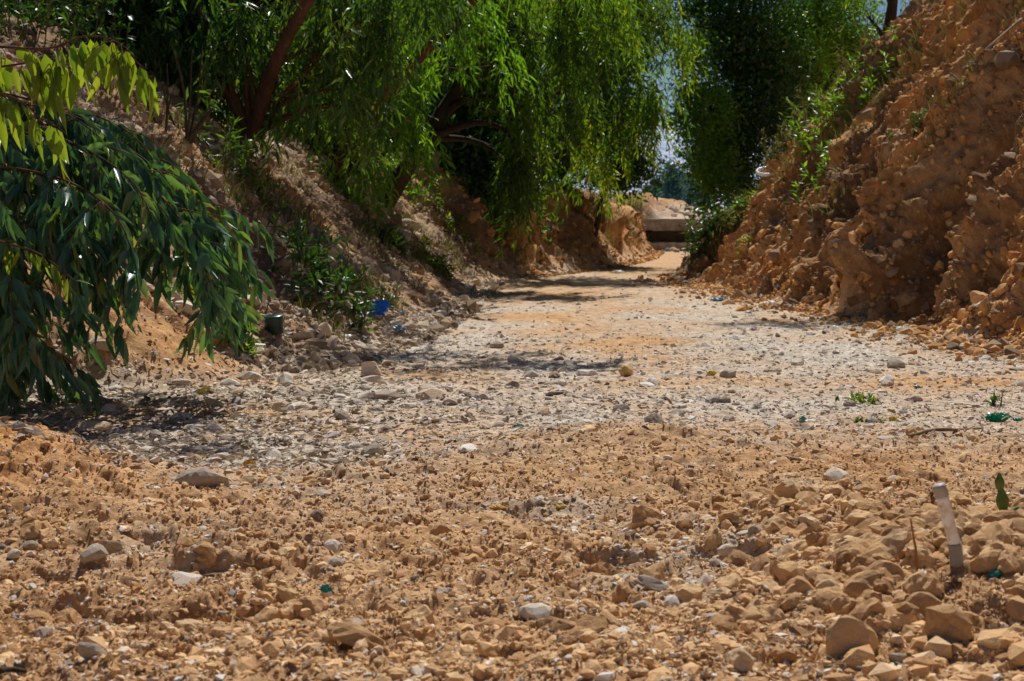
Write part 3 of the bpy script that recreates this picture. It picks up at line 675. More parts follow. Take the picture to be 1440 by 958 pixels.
# --- small plants
def tuft(name, px, py, r, hgt, n, mat, lab, cat, group=None, lean=(0, 0), blade=.012, seedk=0, lift=0):
    b, N, Y = ray_ground(px, py)
    rg = np.random.default_rng(int(px * 7 + py) + seedk); root = empty(name, b, lab, cat, group)
    th = rg.random(n) * 6.283; rad = r * np.sqrt(rg.random(n))
    X = b[0] + rad * np.cos(th); Yy = b[1] + rad * np.sin(th)
    Pg, _, _ = terrain(X, Yy)
    hh = hgt * (.4 + .8 * rg.random(n)); bend = (rg.normal(size=(n, 2)) * .35 + np.array(lean)) * hh[:, None]
    ks = np.linspace(0, 1, 5); V = []
    sd = nrm(rg.normal(size=(n, 3)) * np.array([1, 1, .1]))
    for i, t in enumerate(ks):
        c = Pg + np.stack([bend[:, 0] * t ** 1.8, bend[:, 1] * t ** 1.8, hh * (t - .28 * t * t) - .01], -1)
        wv = blade * (1 - t) ** .7 * .5
        V += [c - sd * wv, c + sd * wv]
    V = np.stack(V, 1); Fq = np.array([(2 * i, 2 * i + 1, 2 * i + 3, 2 * i + 2) for i in range(4)])
    Fa = (Fq[None] + (np.arange(n) * 10)[:, None, None]).reshape(-1, 4)
    link('blades', raw_mesh('blades', (V - b).reshape(-1, 3), Fa, mat, True, dict(tint=np.repeat(rg.random(n), 10))), root)
    return root

def weed(name, px, py, r, hgt, nst, mat, lab, cat='plant', L=.07, W=.02, group=None, per=16, lean=(0, 0)):
    b, N, Y = ray_ground(px, py)
    rg = np.random.default_rng(int(px * 3 + py)); root = empty(name, b, lab, cat, group)
    parts, P, D = [], [], []
    for q in range(nst):
        x = b[0] + rg.normal() * r * .5; y = b[1] + rg.normal() * r * .5
        g = on_bank(x, y); h = hgt * (.5 + .6 * rg.random())
        e = g + np.array([rg.normal() * .35 * h + lean[0] * h, rg.normal() * .3 * h + lean[1] * h, h])
        sp = limb_path(g - np.array([0, 0, .02]), e, rg, 8, .08); parts.append(tube(sp, np.linspace(.006, .002, 8), 4))
        for j in range(per):
            u = (.15 + .85 * j / per) * 6.99; i = int(u); P.append(sp[i] + (sp[min(i + 1, 7)] - sp[i]) * (u - i)); D.append(rg.normal(size=3) + np.array([0, 0, .25]))
    for q_ in parts: tubes_obj('stem', [q_], B_TWIG, root)
    P = np.array(P); D = np.array(D); n = len(P)
    leaves('leaves', P, D, nrm(rg.normal(size=(n, 3)) * .6 + np.array([0, 0, 1])), L * (.6 + .7 * rg.random(n)), W * (.7 + .6 * rg.random(n)), rg.random(n), mat, root)
    return root

weed('leafy_bush', 1150, 225, .35, .55, 16, L_LIT, 'bright green leafy bush halfway up the right bank', L=.12, W=.03, per=18, lean=(-.2, 0))
weed('leafy_bush', 1190, 175, .25, .4, 9, L_LIT, 'bright green sprig just above the larger bush on the right bank', L=.10, W=.025, lean=(-.2, 0))
weed('olive_bush', 1125, 160, .4, .6, 18, L_OLV, 'olive yellow bush at the right bank crest in front of the dark tree', L=.10, W=.02, per=18)
weed('olive_bush', 1185, 110, .6, .7, 20, L_OLV, 'yellowish bush on the right bank crest below the airy tree', L=.11, W=.022, per=18)
weed('leafy_bush', 1240, 90, .4, .5, 12, L_WIL, 'green bush at the foot of the straight dark trunk', L=.12, W=.02)
weed('leafy_bush', 1012, 330, .3, .45, 14, L_DRK, 'dark green bush behind the shade-darkened bank end', L=.10, W=.035, per=18)
weed('olive_bush', 470, 225, .5, .55, 22, L_LIT, 'yellow-green reedy bush at the crest of the left bank', L=.16, W=.018, per=18)
weed('olive_bush', 520, 240, .4, .5, 16, L_LIT, 'bright willow seedlings right of the reedy bush on the left crest', L=.14, W=.018, per=18)
weed('creeping_plant', 610, 290, .35, .28, 14, L_WIL, 'green creeper trailing down the left bank, upper part', L=.09, W=.025, per=16)
weed('creeping_plant', 655, 340, .3, .25, 14, L_WIL, 'green creeper trailing down the left bank, lower part', L=.09, W=.025, per=16)
weed('leafy_bush', 437, 385, .35, .36, 22, L_DRK, 'dark leafy bush in the shade on the left slope above the green bucket', L=.10, W=.022, per=18)
for (px, py, r, h, n, m, lab) in [
    (30, 60, .6, .7, 26, L_DRK, 'dark shrub on the left bank top at the picture corner'), (110, 45, .6, .7, 24, L_DRK, 'dark shrub on the left bank top above the sunlit spray'),
    (170, 85, .5, .6, 22, L_EUC, 'green shrub on the left crest beside the bare stems'), (320, 180, .4, .5, 22, L_EUC, 'shrub at the foot of the red-brown leaning trunk'),
    (445, 425, .3, .35, 22, L_DRK, 'dark weeds at the bottom of the shaded bush beside the green bucket'),
    (330, 250, .4, .45, 20, L_EUC, 'green shrub on the left slope right of the bare stems'), (505, 300, .35, .35, 18, L_LIT, 'bright low shrub on the left slope above the whitish stones'),
    (545, 350, .3, .28, 16, L_DRK, 'dark low shrub left of the pale outcrop on the slope'), (610, 385, .25, .22, 14, L_WIL, 'low green plant at the bottom of the left slope under the outcrop'),
    (985, 345, .4, .5, 24, L_DRK, 'dark bush hanging over the right end of the concrete beam'),
    (1118, 172, .3, .35, 16, L_OLV, 'low olive bush above the white ring on the right bank'), (1040, 312, .25, .3, 14, L_WIL, 'green bush beside the blue rag on the right bank'),
    (1215, 150, .35, .45, 18, L_LIT, 'bright green bush high on the right bank below the straight dark trunk'), (1165, 250, .3, .35, 14, L_LIT, 'fresh green plant just below the large bright bush on the right bank'),
    (1035, 325, .3, .35, 16, L_OLV, 'olive plant low on the right bank near the channel bend'), (335, 492, .10, .14, 7, L_WIL, 'leafy green sprig standing left of the green bucket'),
    (560, 262, .4, .4, 22, L_LIT, 'bright shrub on the left crest above the pale outcrop'), (690, 300, .4, .5, 24, L_DRK, 'dark shrub in the shade under the weeping curtain'),
    (640, 260, .5, .5, 22, L_DRK, 'dark shrub on the left crest under the diagonal limb'), (760, 300, .4, .4, 20, L_WIL, 'green shrub on the far left bank under the weeping curtain'),
    (800, 285, .4, .5, 20, L_OLV, 'olive shrub on the far left bank edge below the paler weeping tree')]:
    weed('leafy_bush', px, py, r, h, n, m, lab, L=.12, W=.03, per=18)
weed('small_weed', 499, 402, .06, .16, 7, L_LIT, 'single bright green broad-leaved weed on the left slope', L=.08, W=.06, per=7)
weed('small_weed', 637, 385, .08, .22, 6, L_OLV, 'yellowish small plant at the foot of the left slope', L=.09, W=.022, per=9)
weed('small_weed', 596, 375, .07, .24, 5, L_OLV, 'dry yellow weed below the pale stone outcrop', L=.09, W=.02, per=8)
weed('small_weed', 1212, 567, .10, .03, 16, L_WIL, 'flat dark green weed on the pale gravel at right', L=.04, W=.012, per=9)
weed('small_weed', 1396, 571, .03, .07, 5, L_DRK, 'tiny dark green weed behind the green plastic bag', L=.04, W=.014, per=7)
weed('small_weed', 1215, 595, .08, .025, 8, L_WIL, 'small flat weed on the gravel below the larger flat weed', L=.03, W=.01, per=7)
weed('small_weed', 545, 430, .2, .2, 12, L_DRK, 'low green weed among the litter at the foot of the left slope', L=.06, W=.02, per=10)
weed('small_weed', 1105, 305, .12, .25, 7, L_LIT, 'fresh green weed low on the right bank', L=.08, W=.02, per=10)
weed('small_weed', 1072, 345, .1, .2, 6, L_LIT, 'green weed near the foot of the right bank', L=.07, W=.02, per=10)
weed('small_weed', 1300, 190, .15, .2, 8, L_DRK, 'dark green weed on the red cliff of the right bank', L=.08, W=.025, per=10)
for i, (px, py, r, h, n, ln, lab) in enumerate([
    (1100, 190, .3, .3, 200, (-.4, -.1), 'pale dry grass on the right bank crest above the white ring'),
    (1055, 268, .25, .28, 180, (-.4, -.1), 'dry grass tuft just left of the white ring'),
    (1045, 300, .3, .3, 200, (-.4, -.1), 'dry grass tuft beside the blue rag on the right bank'),
    (1120, 240, .3, .3, 160, (-.4, -.1), 'thin dry grass at the foot of the bright green bush'),
    (1020, 345, .25, .25, 160, (-.3, -.1), 'grass tuft at the foot of the right bank near the shade-darkened bank end'),
    (880, 300, .5, .5, 320, (.3, -.1), 'green-yellow grass on the end of the left bank near the small tree'),
    (905, 330, .4, .45, 260, (.4, -.1), 'straw-coloured grass hanging beside the left end of the concrete beam'),
    (835, 292, .5, .4, 260, (.2, -.1), 'yellow grass left of the small dark tree'),
    (450, 215, .6, .5, 260, (.2, 0), 'tall green-yellow grass on the left crest under the leaning tree'),
    (590, 330, .25, .2, 140, (.3, -.1), 'dry grass around the pale outcrop on the left slope'),
    (400, 300, .4, .3, 200, (.3, -.1), 'dry grass on the shaded middle of the left slope'),
    (640, 370, .3, .2, 150, (.3, -.1), 'dry grass strip at the lower edge of the left slope'),
    (1175, 145, .5, .35, 220, (-.3, 0), 'dry grass below the yellowish crest bush on the right bank')]):
    tuft('grass_tuft', px, py, r, h, n, L_OLV if i not in (5, 8) else L_WIL, lab, 'grass tuft', lean=ln, blade=.014)

for i in range(24):
    rg_ = np.random.default_rng(900 + i); y = 11.5 + 9 * rg_.random(); x = float(ip(XLP, y)) - .35 - 2.2 * rg_.random()
    P_ = on_bank(x, y); px_ = 720 + F * P_[0] / y; py_ = HZ + (CAMZ - P_[2]) * F / y
    tuft('brush_tuft', px_, py_, .16 + .15 * rg_.random(), .18 + .2 * rg_.random(), 60, L_OLV, 'dry brown brush clump on the left slope', 'dry brush', 'dry brush clumps on the left slope', lean=(.3, -.1), blade=.010, seedk=i)

for i in range(16):
    rg_ = np.random.default_rng(970 + i); y = 15.5 + 8.5 * rg_.random(); x = float(ip(XRP, y)) + .9 + 2.4 * rg_.random()
    P_ = on_bank(x, y); px_ = 720 + F * P_[0] / y; py_ = HZ + (CAMZ - P_[2]) * F / y
    tuft('brush_tuft', px_, py_, .15 + .18 * rg_.random(), .16 + .22 * rg_.random(), 70, L_OLV, 'dry yellowish brush clump on the right bank', 'dry brush', 'dry brush clumps on the right bank', lean=(-.4, -.1), blade=.010, seedk=i)

for i in range(12):
    rg_ = np.random.default_rng(1100 + i); y = 24 + 16 * rg_.random(); x = float(ip(XLP, y)) - .5 - 1.2 * rg_.random()
    P_ = on_bank(x, y); px_ = 720 + F * P_[0] / y; py_ = HZ + (CAMZ - P_[2]) * F / y
    tuft('brush_tuft', px_, py_, .16 + .12 * rg_.random(), .2 + .25 * rg_.random(), 90, L_OLV, 'dry grass clump on the eroded far left bank near the concrete beam', 'dry brush', 'dry grass clumps on the far left bank', lean=(.3, -.1), blade=.014, seedk=i)
# ------------------------------------------------------------------ stones, clods, litter
def ico(sub):
    import bmesh
    bm = bmesh.new(); bmesh.ops.create_icosphere(bm, subdivisions=sub, radius=1)
    V = np.array([v.co[:] for v in bm.verts]); Fc = np.array([[v.index for v in f.verts] for f in bm.faces]); bm.free()
    return V, Fc

def rock_shape(sub, seed, cuts=9, rough=.10, flat=.62, fine=0):
    rg = np.random.default_rng(seed); V, Fc = ico(sub); V = V.copy()
    for _ in range(cuts):
        d = nrm(rg.normal(size=3)); h = .50 + .35 * rg.random(); k = V @ d
        V = V - np.clip(k - h, 0, None)[:, None] * d * .92
    a, b = V @ nrm(rg.normal(size=3)), V @ nrm(rg.normal(size=3)); c = V @ nrm(rg.normal(size=3))
    V = V * (1 + rough * perlin(a * 1.6 + c, b * 1.6, seed) + rough * .5 * perlin(a * 4 + c * 2, b * 4, seed + 1))[:, None]
    if fine: V = V * (1 + fine * perlin(a * 7 + c * 3, b * 7 - c * 2, seed + 2) + .6 * fine * perlin(a * 13 - c * 4, b * 13, seed + 3))[:, None]
    V = V * np.array([1, .62 + .35 * rg.random(), flat * (.7 + .5 * rg.random())])
    return V, Fc

R1 = [rock_shape(1, 500 + i, 10, .10, .22 + .045 * i) for i in range(8)]; R2 = [rock_shape(2, 520 + i, 12, .08, .30 + .04 * i) for i in range(10)]; R3 = [rock_shape(3, 540 + i, 12, .12) for i in range(8)]
C1 = [rock_shape(1, 560 + i, 4, .22, .66) for i in range(10)]; C2 = [rock_shape(2, 570 + i, 5, .26, .68, .10) for i in range(10)]; C3 = [rock_shape(3, 580 + i, 7, .22, .72, .09) for i in range(8)]

def rotz(rg, n, tilt=.35):
    a = rg.random(n) * 6.283; t = rg.normal(size=(n, 2)) * tilt
    ca, sa = np.cos(a), np.sin(a); Z = np.zeros(n); O = np.ones(n)
    Rz = np.stack([np.stack([ca, -sa, Z], -1), np.stack([sa, ca, Z], -1), np.stack([Z, Z, O], -1)], 1)
    cx, sx = np.cos(t[:, 0]), np.sin(t[:, 0]); cy, sy = np.cos(t[:, 1]), np.sin(t[:, 1])
    Rx = np.stack([np.stack([O, Z, Z], -1), np.stack([Z, cx, -sx], -1), np.stack([Z, sx, cx], -1)], 1)
    Ry = np.stack([np.stack([cy, Z, sy], -1), np.stack([Z, O, Z], -1), np.stack([-sy, Z, cy], -1)], 1)
    return Rx @ Ry @ Rz

def merged(name, shapes, P, S, rg, mat, tilt=.35, sink=.25, tint=None, smooth=False):
    n = len(P); k = rg.integers(0, len(shapes), n); R = rotz(rg, n, tilt); Vs, Fs, Ts, o = [], [], [], 0
    tint = rg.random(n) if tint is None else tint
    for s, (V, Fc) in enumerate(shapes):
        m = np.where(k == s)[0]
        if not len(m): continue
        W = np.einsum('nij,vj->nvi', R[m], V) * S[m][:, None, None] + P[m][:, None] + np.array([0, 0, 1.]) * (S[m] * (.35 - sink))[:, None, None]
        Vs.append(W.reshape(-1, 3)); Fs.append((Fc[None] + (np.arange(len(m)) * len(V))[:, None, None]).reshape(-1, 3) + o); o += len(m) * len(V)
        Ts.append(np.repeat(tint[m], len(V)))
    return link(name, raw_mesh(name, np.vstack(Vs), np.vstack(Fs), mat, smooth, dict(tint=np.concatenate(Ts))))

SPOTS = [ray_ground(*p_)[0] for p_ in ((1289, 795), (1345, 798), (1345, 825), (1411, 732), (459, 826), (1404, 594), (730, 604), (880, 530), (700, 718))]   # kept clear of scattered clods
def clear(X, Y):
    k = np.ones(len(X), bool)
    for s_ in SPOTS: k &= ~((np.abs(X - s_[0]) < .022 * s_[1]) & (Y > s_[1] - .22) & (Y < s_[1] + .04))
    return k
def scatter(n, y0, y1, dens, rg, xr=(-1.02, 1.02), pw=1.0):
    """uniform on the visible ground, thinned by dens(X,Y)"""
    u = rg.random(n); Y = 1 / (1 / y0 + (1 / y1 - 1 / y0) * u) if pw else y0 + (y1 - y0) * u
    X = rg.uniform(xr[0], xr[1], n) * (.36 * Y + .35)
    keep = rg.random(n) < dens(X, Y)
    return X[keep], Y[keep]

sr = np.random.default_rng(99)
mesh_cache = {}
def shape_mesh(key, shp, mat, smooth=False):
    if key not in mesh_cache: mesh_cache[key] = raw_mesh(key, shp[0], shp[1], mat, smooth)
    return mesh_cache[key]

def individuals(name, X, Y, S, shapes, matkey, mat, zones, rg, cat, tilt=.3, sink=.3):
    P, N, m = terrain(X, Y); R = rotz(rg, len(X), tilt); protos = {}
    for i in range(len(X)):
        s = int(rg.integers(0, len(shapes)))
        if s not in protos:
            protos[s] = bpy.data.objects.new(name, shape_mesh(matkey + str(s), shapes[s], mat)); o = protos[s]
        else: o = protos[s].copy()
        COL.objects.link(o)
        M = R[i] * S[i]
        from mathutils import Matrix
        M4 = Matrix([list(M[0]) + [P[i][0]], list(M[1]) + [P[i][1]], list(M[2]) + [P[i][2] + S[i] * (.35 - sink)], [0, 0, 0, 1]])
        o.matrix_world = M4
        for test, lab, grp in zones:
            if test(P[i][0], P[i][1]): tag(o, lab, cat, grp); break

def fg(X, Y): return 1 - sstep(-.9, .9, Y - yb(X) + .9 * fbm(X * .9, Y * .6, 4, 3, .6))
def heapd(X, Y): return np.exp(-(((X - 1.15) / .6) ** 2 + ((Y - 3.9) / .9) ** 2))

def redh(X, Y): return np.exp(-(((X + 2.0) / .7) ** 2 + ((Y - 5.2) / .45) ** 2))

# clods of the loose foreground soil
X, Y = scatter(42000, 2.9, 7.4, lambda x, y: fg(x, y) * np.clip(.25 + 1.5 * fbm(x * 1.4, y * 1.4, 3, 600) + .8 * heapd(x, y), .05, 1) * (1 - .9 * redh(x, y)), sr)
k_ = clear(X, Y); X, Y = X[k_], Y[k_]
S = .0095 * np.exp(sr.normal(size=len(X)) * .55) * (1 + 1.1 * heapd(X, Y)); S = np.clip(S, .004, .05)
vis = (np.abs(X) < .327 * Y) & (Y > 3.35)
o_ = np.argsort(-(S / Y * vis)); b_, r_ = o_[:300], o_[300:]
czones = [(lambda x, y: x > .42 * y * .327 and y < 4.7, 'brown dry clod in the coarse heap at the lower right', 'clods of the coarse heap at the lower right'),
          (lambda x, y: x < -.3 * y * .327, 'brown dry clod in the loose soil of the left foreground', 'clods in the left foreground'),
          (lambda x, y: x > .3 * y * .327, 'brown dry clod in the loose soil of the right foreground behind the coarse heap', 'clods in the right foreground'),
          (lambda x, y: True, 'brown dry clod in the loose soil of the central foreground', 'clods in the central foreground')]
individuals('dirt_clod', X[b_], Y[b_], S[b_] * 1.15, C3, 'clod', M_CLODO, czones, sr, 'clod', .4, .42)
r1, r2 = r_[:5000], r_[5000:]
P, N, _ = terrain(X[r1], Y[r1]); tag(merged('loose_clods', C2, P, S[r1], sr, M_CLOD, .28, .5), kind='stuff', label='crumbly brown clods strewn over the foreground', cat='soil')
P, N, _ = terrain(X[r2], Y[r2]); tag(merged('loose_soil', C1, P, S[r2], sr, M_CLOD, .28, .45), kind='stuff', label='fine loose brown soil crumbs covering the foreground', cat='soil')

# pebbles
def gd(x, y):
    g = sstep(-1.2, 1.2, y - yb(x) + 1.5 * fbm(x * 1.3, y * .8, 4, 313, .6)) * np.clip(.75 + 1.0 * fbm(x * .7, y * .7, 4, 300), .15, 1) * (1 - .8 * sstep(14, 22, y))
    a = .16 * fg(x, y) + .5 * sstep(.15, .4, fbm(x * 1.3 + 4, y * 1.3, 3, 310)) * fg(x, y)
    on = (x > ip(XLP, y) - .5) & (x < ip(XRP, y) + .4)
    return np.where(on, np.maximum(g, a), .25 * sstep(9, 11, y) * (x < 0))
X, Y = scatter(60000, 2.9, 26, gd, sr)
k_ = clear(X, Y); X, Y = X[k_], Y[k_]
S = .011 * np.exp(sr.normal(size=len(X)) * .5) * (1 + .55 * sstep(6, 10, Y) + .5 * sstep(12, 20, Y)); S = np.clip(S, .005, .09)
S = S * np.where(fg(X, Y) > .5, .8, 1) * (1 + .55 * sstep(.4, -1.2, X) * sstep(5.5, 6.5, Y) * sstep(11, 9, Y))
vis = (np.abs(X) < .327 * Y) & (Y > 3.35)
o_ = np.argsort(-(S / Y * vis)); b_, r_ = o_[:300], o_[300:]
pz = [(lambda x, y: y < 6.9 and x < 0, 'pale grey pebble on the brown soil of the left foreground', 'pebbles on the left foreground soil'),
      (lambda x, y: y < 6.9, 'pale grey pebble on the brown soil of the right foreground', 'pebbles on the right foreground soil'),
      (lambda x, y: y < 11 and x < -.5, 'flat pale stone on the gravel in front of the left mound', 'stones on the gravel at the left'),
      (lambda x, y: y < 11 and x < 1.4, 'flat pale stone on the gravel in the middle of the riverbed', 'stones on the gravel in the middle'),
      (lambda x, y: y < 11, 'flat pale stone on the gravel at the right of the riverbed', 'stones on the gravel at the right'),
      (lambda x, y: x < .2, 'stone at the foot of the left slope beyond the mound', 'stones at the foot of the left slope'),
      (lambda x, y: True, 'pale stone on the far sandy stretch of the riverbed', 'stones on the far sandy stretch')]
individuals('pebble', X[b_], Y[b_], S[b_] * 1.1, R2, 'peb', M_PEBO, pz, sr, 'pebble', .2, .33)
P, N, _ = terrain(X[r_], Y[r_]); tag(merged('gravel', R1, P, S[r_], sr, M_PEB, .38, .4), kind='stuff', label='pale gravel of small mixed stones across the riverbed', cat='gravel')

# fine crumbs and grit between the larger pieces
G0 = [rock_shape(1, 640 + i, 3, .2, .6) for i in range(2)]
def octa(seed):
    rg = np.random.default_rng(seed); V = np.array([(1, 0, 0), (-1, 0, 0), (0, 1, 0), (0, -1, 0), (0, 0, 1), (0, 0, -1)], float) * (.6 + .7 * rg.random((6, 1))) + .2 * rg.normal(size=(6, 3))
    return V * np.array([1, .9, .65]), np.array([(0, 2, 4), (2, 1, 4), (1, 3, 4), (3, 0, 4), (2, 0, 5), (1, 2, 5), (3, 1, 5), (0, 3, 5)])
GR = [octa(650 + i) for i in range(14)]
X, Y = scatter(110000, 3.0, 8.0, lambda x, y: fg(x, y) * np.clip(.6 + .8 * fbm(x * 2, y * 2, 2, 660), .15, 1) * (1 - .9 * redh(x, y)), sr)
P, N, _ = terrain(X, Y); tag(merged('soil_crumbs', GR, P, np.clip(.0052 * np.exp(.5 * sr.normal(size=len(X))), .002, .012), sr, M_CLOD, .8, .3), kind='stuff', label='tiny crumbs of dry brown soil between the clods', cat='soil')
X, Y = scatter(70000, 3.0, 13, lambda x, y: np.clip((1 - fg(x, y)) * .8 + .16, 0, 1), sr)
P, N, _ = terrain(X, Y); tag(merged('grit', GR, P, np.clip(.0055 * np.exp(.45 * sr.normal(size=len(X))), .002, .016), sr, M_PEB, .6, .3), kind='stuff', label='fine pale grit between the stones of the gravel', cat='gravel')

# rubble on both banks
def bank_scatter(n, side, rg, y0, y1, smax):
    Y = y0 * (y1 / y0) ** rg.random(n)
    if side > 0: X = ip(XRP, Y) - .05 + .32 * np.minimum(rg.normal(size=n), .6) + rg.random(n) ** 1.1 * 3.3
    else: X = ip(XLP, Y) + .25 - rg.random(n) ** 1.3 * 3.2
    S = np.clip(.018 * np.exp(rg.normal(size=n) * .6), .006, smax)
    return X, Y, S
X, Y, S = bank_scatter(30000, 1, sr, 9.5, 27, .11)
Sx = np.maximum(macro(X, Y), 0)
rb = np.clip(.25 + 1.8 * fbm(Y * .9 + .4 * Sx, Sx * .6, 3, 340), 0, 1)
S = S * (.7 + .8 * rb)
k_ = sr.random(len(X)) < np.clip(.15 + .85 * rb, 0, 1)
P, N, _ = terrain(X[k_], Y[k_]); tag(merged('rubble_right', C1 + R1, P, S[k_], sr, M_RUB, .6, .3), kind='stuff', label='crumbled dark stones and clods strewn on the right bank', cat='rubble')
bpy.data.objects['rubble_right'].name = 'rubble'
X, Y, S = bank_scatter(20000, 1, sr, 9.5, 25, .07); S = S * 1.25
P, N, _ = terrain(X, Y); tag(merged('crumbled_earth', C1, P, S, sr, M_RCLOD, .7, .3), kind='stuff', label='crumbled red-brown earth clinging to the right bank', cat='soil')
X, Y, S = bank_scatter(5000, -1, sr, 24, 42, .14); S = S * 1.6
P, N, _ = terrain(X, Y); tag(merged('crumbled_earth', C1 + R1, P, S, sr, M_RCLOD, .7, .3), kind='stuff', label='crumbled red earth and stones on the eroded far left bank', cat='soil')
X, Y, S = bank_scatter(14000, -1, sr, 9.8, 26, .17); S = np.minimum(S * np.where(sr.random(len(S)) < .12, 2.2, 1.0), .13)
P, N, _ = terrain(X, Y); tag(merged('rubble', C1 + R1, P, S, sr, M_LRUB, .6, .35), kind='stuff', label='stones and crumbled earth strewn down the left slope', cat='rubble')

# dead leaves and straw
def litter_field(name, X, Y, L, lab):
    P, N, _ = terrain(X, Y); n = len(X); a = sr.random(n) * 6.283
    D = np.stack([np.cos(a), np.sin(a), .25 * sr.normal(size=n)], -1)
    Nn = nrm(N + .55 * sr.normal(size=(n, 3)))
    P = P + N * .012
    o = leaves(name, P, D, Nn, L * (.6 + .7 * sr.random(n)), L * (.2 + .25 * sr.random(n)), sr.random(n), L_LITTER, None, LANCE)
    return tag(o, lab, 'leaf litter', kind='stuff')
X, Y = scatter(26000, 5.2, 13, lambda x, y: np.clip(.9 * np.exp(-((x + 1.6) / 1.1) ** 2) + .16, 0, 1) * (1 - fg(x, y)), sr)
litter_field('leaf_litter', X, Y, .05, 'grey-brown curled dead leaves on the gravel below the gum tree')
Yb = sr.uniform(9.8, 24, 6000); Xb = ip(XLP, Yb) + .3 - sr.random(6000) * 3.2
litter_field('leaf_litter', Xb, Yb, .07, 'dry leaves and bark strips littering the left slope')
X, Y = scatter(5000, 3.0, 7.2, lambda x, y: np.full_like(x, .35), sr)
P, N, _ = terrain(X, Y); n = len(X); a = sr.random(n) * 6.283
tag(leaves('straw_litter', P + N * .006, np.stack([np.cos(a), np.sin(a), .3 * sr.normal(size=n)], -1), N, .022 + .04 * sr.random(n), .003, .3 + .7 * sr.random(n), L_LITTER, None, DIA), 'short bits of straw and twig on the foreground soil', 'straw', kind='stuff')

# notable stones
def stone(px, py, wpx, label, shp, mat, asp=1.0, rot=0, cat='stone', name='stone', sink=.3, hz=1.0):
    g, N, Y = ray_ground(px, py); s = wpx / F * Y / 2
    o = link(name, shape_mesh('st_%d_%s' % (shp, mat.name), R3[shp] if mat not in (M_CLODO,) else C3[shp], mat), None, tuple(g + np.array([0, s * .5, s * (.62 - sink) * hz])))
    o.scale = (s, s * asp, s * hz); o.rotation_euler = (.1 * shp, .07 * shp, rot); tag(o, label, cat); return o
stone(285, 688, 92, 'large pale dirt-crusted stone beside the red soil heap', 0, M_GREY, .8, .4, hz=1.2, sink=.5)
stone(1198, 930, 82, 'large rounded brown stone at the bottom of the coarse heap', 1, M_CLODO, .8, .3, 'stone', hz=1.25)
stone(1088, 748, 50, 'angular brown block standing up left of the orange stake', 2, M_CLODO, .8, 1.0, hz=1.2)
stone(1002, 770, 48, 'brown angular block at the left edge of the coarse heap', 3, M_CLODO, .8, 1.8, hz=1.1)
stone(1302, 850, 60, 'big tan clod below the white tube', 4, M_CLODO, .9, .7, hz=1.1)
stone(1192, 865, 44, 'rounded tan clod in the middle of the coarse heap', 5, M_CLODO, .9, .2, hz=1.1)
stone(1105, 935, 52, 'pale tan clod left of the large rounded stone', 6, M_CLODO, .9, 1.2, hz=1.1)
stone(1340, 905, 85, 'large broken clod with shaded hollow at the lower right', 7, M_CLODO, .8, .5, hz=1.5)
stone(1265, 930, 40, 'small grey stone right of the large rounded stone', 2, M_GREY, .8, .2)
stone(1040, 952, 50, 'pale brown stone at the bottom edge below the heap', 1, M_CLODO, .9, 2.2)
stone(1430, 890, 46, 'brown clod cut by the right edge of the picture', 0, M_CLODO, .9, 1.1)
stone(520, 530, 42, 'white rounded stone at the foot of the left slope', 5, M_PEBO, .8, .4, hz=1.3)
stone(125, 935, 52, 'grey-brown angular stone at the lower left', 6, M_GREY, .7, .3)
stone(383, 872, 24, 'round dark grey pebble at the lower left', 3, M_GREY, .9, .3, hz=1.2)
stone(405, 842, 40, 'flat brown block left of centre in the foreground', 7, M_CLODO, .6, .1)
stone(915, 838, 60, 'flat bluish grey stone in the central foreground', 3, M_GREY, .5, -.2, hz=.7)
stone(505, 920, 95, 'long flat sand-coloured slab at the bottom of the picture', 4, M_CLODO, .6, 0, hz=.5)
stone(465, 655, 50, 'flat pale slab at the edge between gravel and soil', 2, M_GREY, .7, 0, hz=.5)
stone(130, 608, 65, 'long pale flat stone on the gravel at the left', 1, M_PEBO, .6, .1, hz=.5)
stone(35, 615, 55, 'pale flat stone at the left picture edge', 6, M_PEBO, .7, -.1, hz=.5)
stone(296, 572, 40, 'flat whitish stone in front of the left mound', 3, M_PEBO, .6, .2, hz=.5)
stone(1155, 780, 38, 'tan block among the clods left of the orange stake', 5, M_CLODO, .9, .6)
stone(1240, 800, 40, 'tan clod at the foot of the orange stake', 6, M_CLODO, .9, .9)
stone(1180, 820, 36, 'small tan clod behind the rounded one in the heap', 0, M_CLODO, .9, 2.0)
R3.append(rock_shape(3, 611, 14, .30, .75, .07)); R3.append(rock_shape(3, 613, 10, .34, .85, .08))
for (px, py, w_, sh, lab) in [(575, 325, 42, 0, 'pale outcrop stone halfway up the left slope'), (600, 352, 34, 5, 'pale round stone below the outcrop on the left slope'), (555, 300, 34, 3, 'upper pale stone of the left slope outcrop'), (545, 395, 34, 6, 'whitish stone above the blue bag'), (520, 385, 26, 4, 'small whitish stone left of the whitish one above the blue bag'),
                          (215, 405, 50, 2, 'pale flat slab on the mound behind the hanging leaves'), (240, 425, 40, 7, 'grey stone on the crest of the left mound')]:
    stone(px, py, w_, lab, sh, M_GREY, .8, sh)
for (px, py, w_, sh, lab) in [(1225, 437, 34, 1, 'dark stone in the hollow at the foot of the right bank'), (1270, 430, 50, 2, 'brown block fallen at the foot of the right bank'), (1195, 430, 26, 4, 'small dark stone left of the hollow in the right bank'), (1400, 445, 40, 6, 'brown block at the foot of the right bank near the picture edge')]:
    stone(px, py, w_, lab, sh, M_CLODO, .8, sh, hz=1.2)

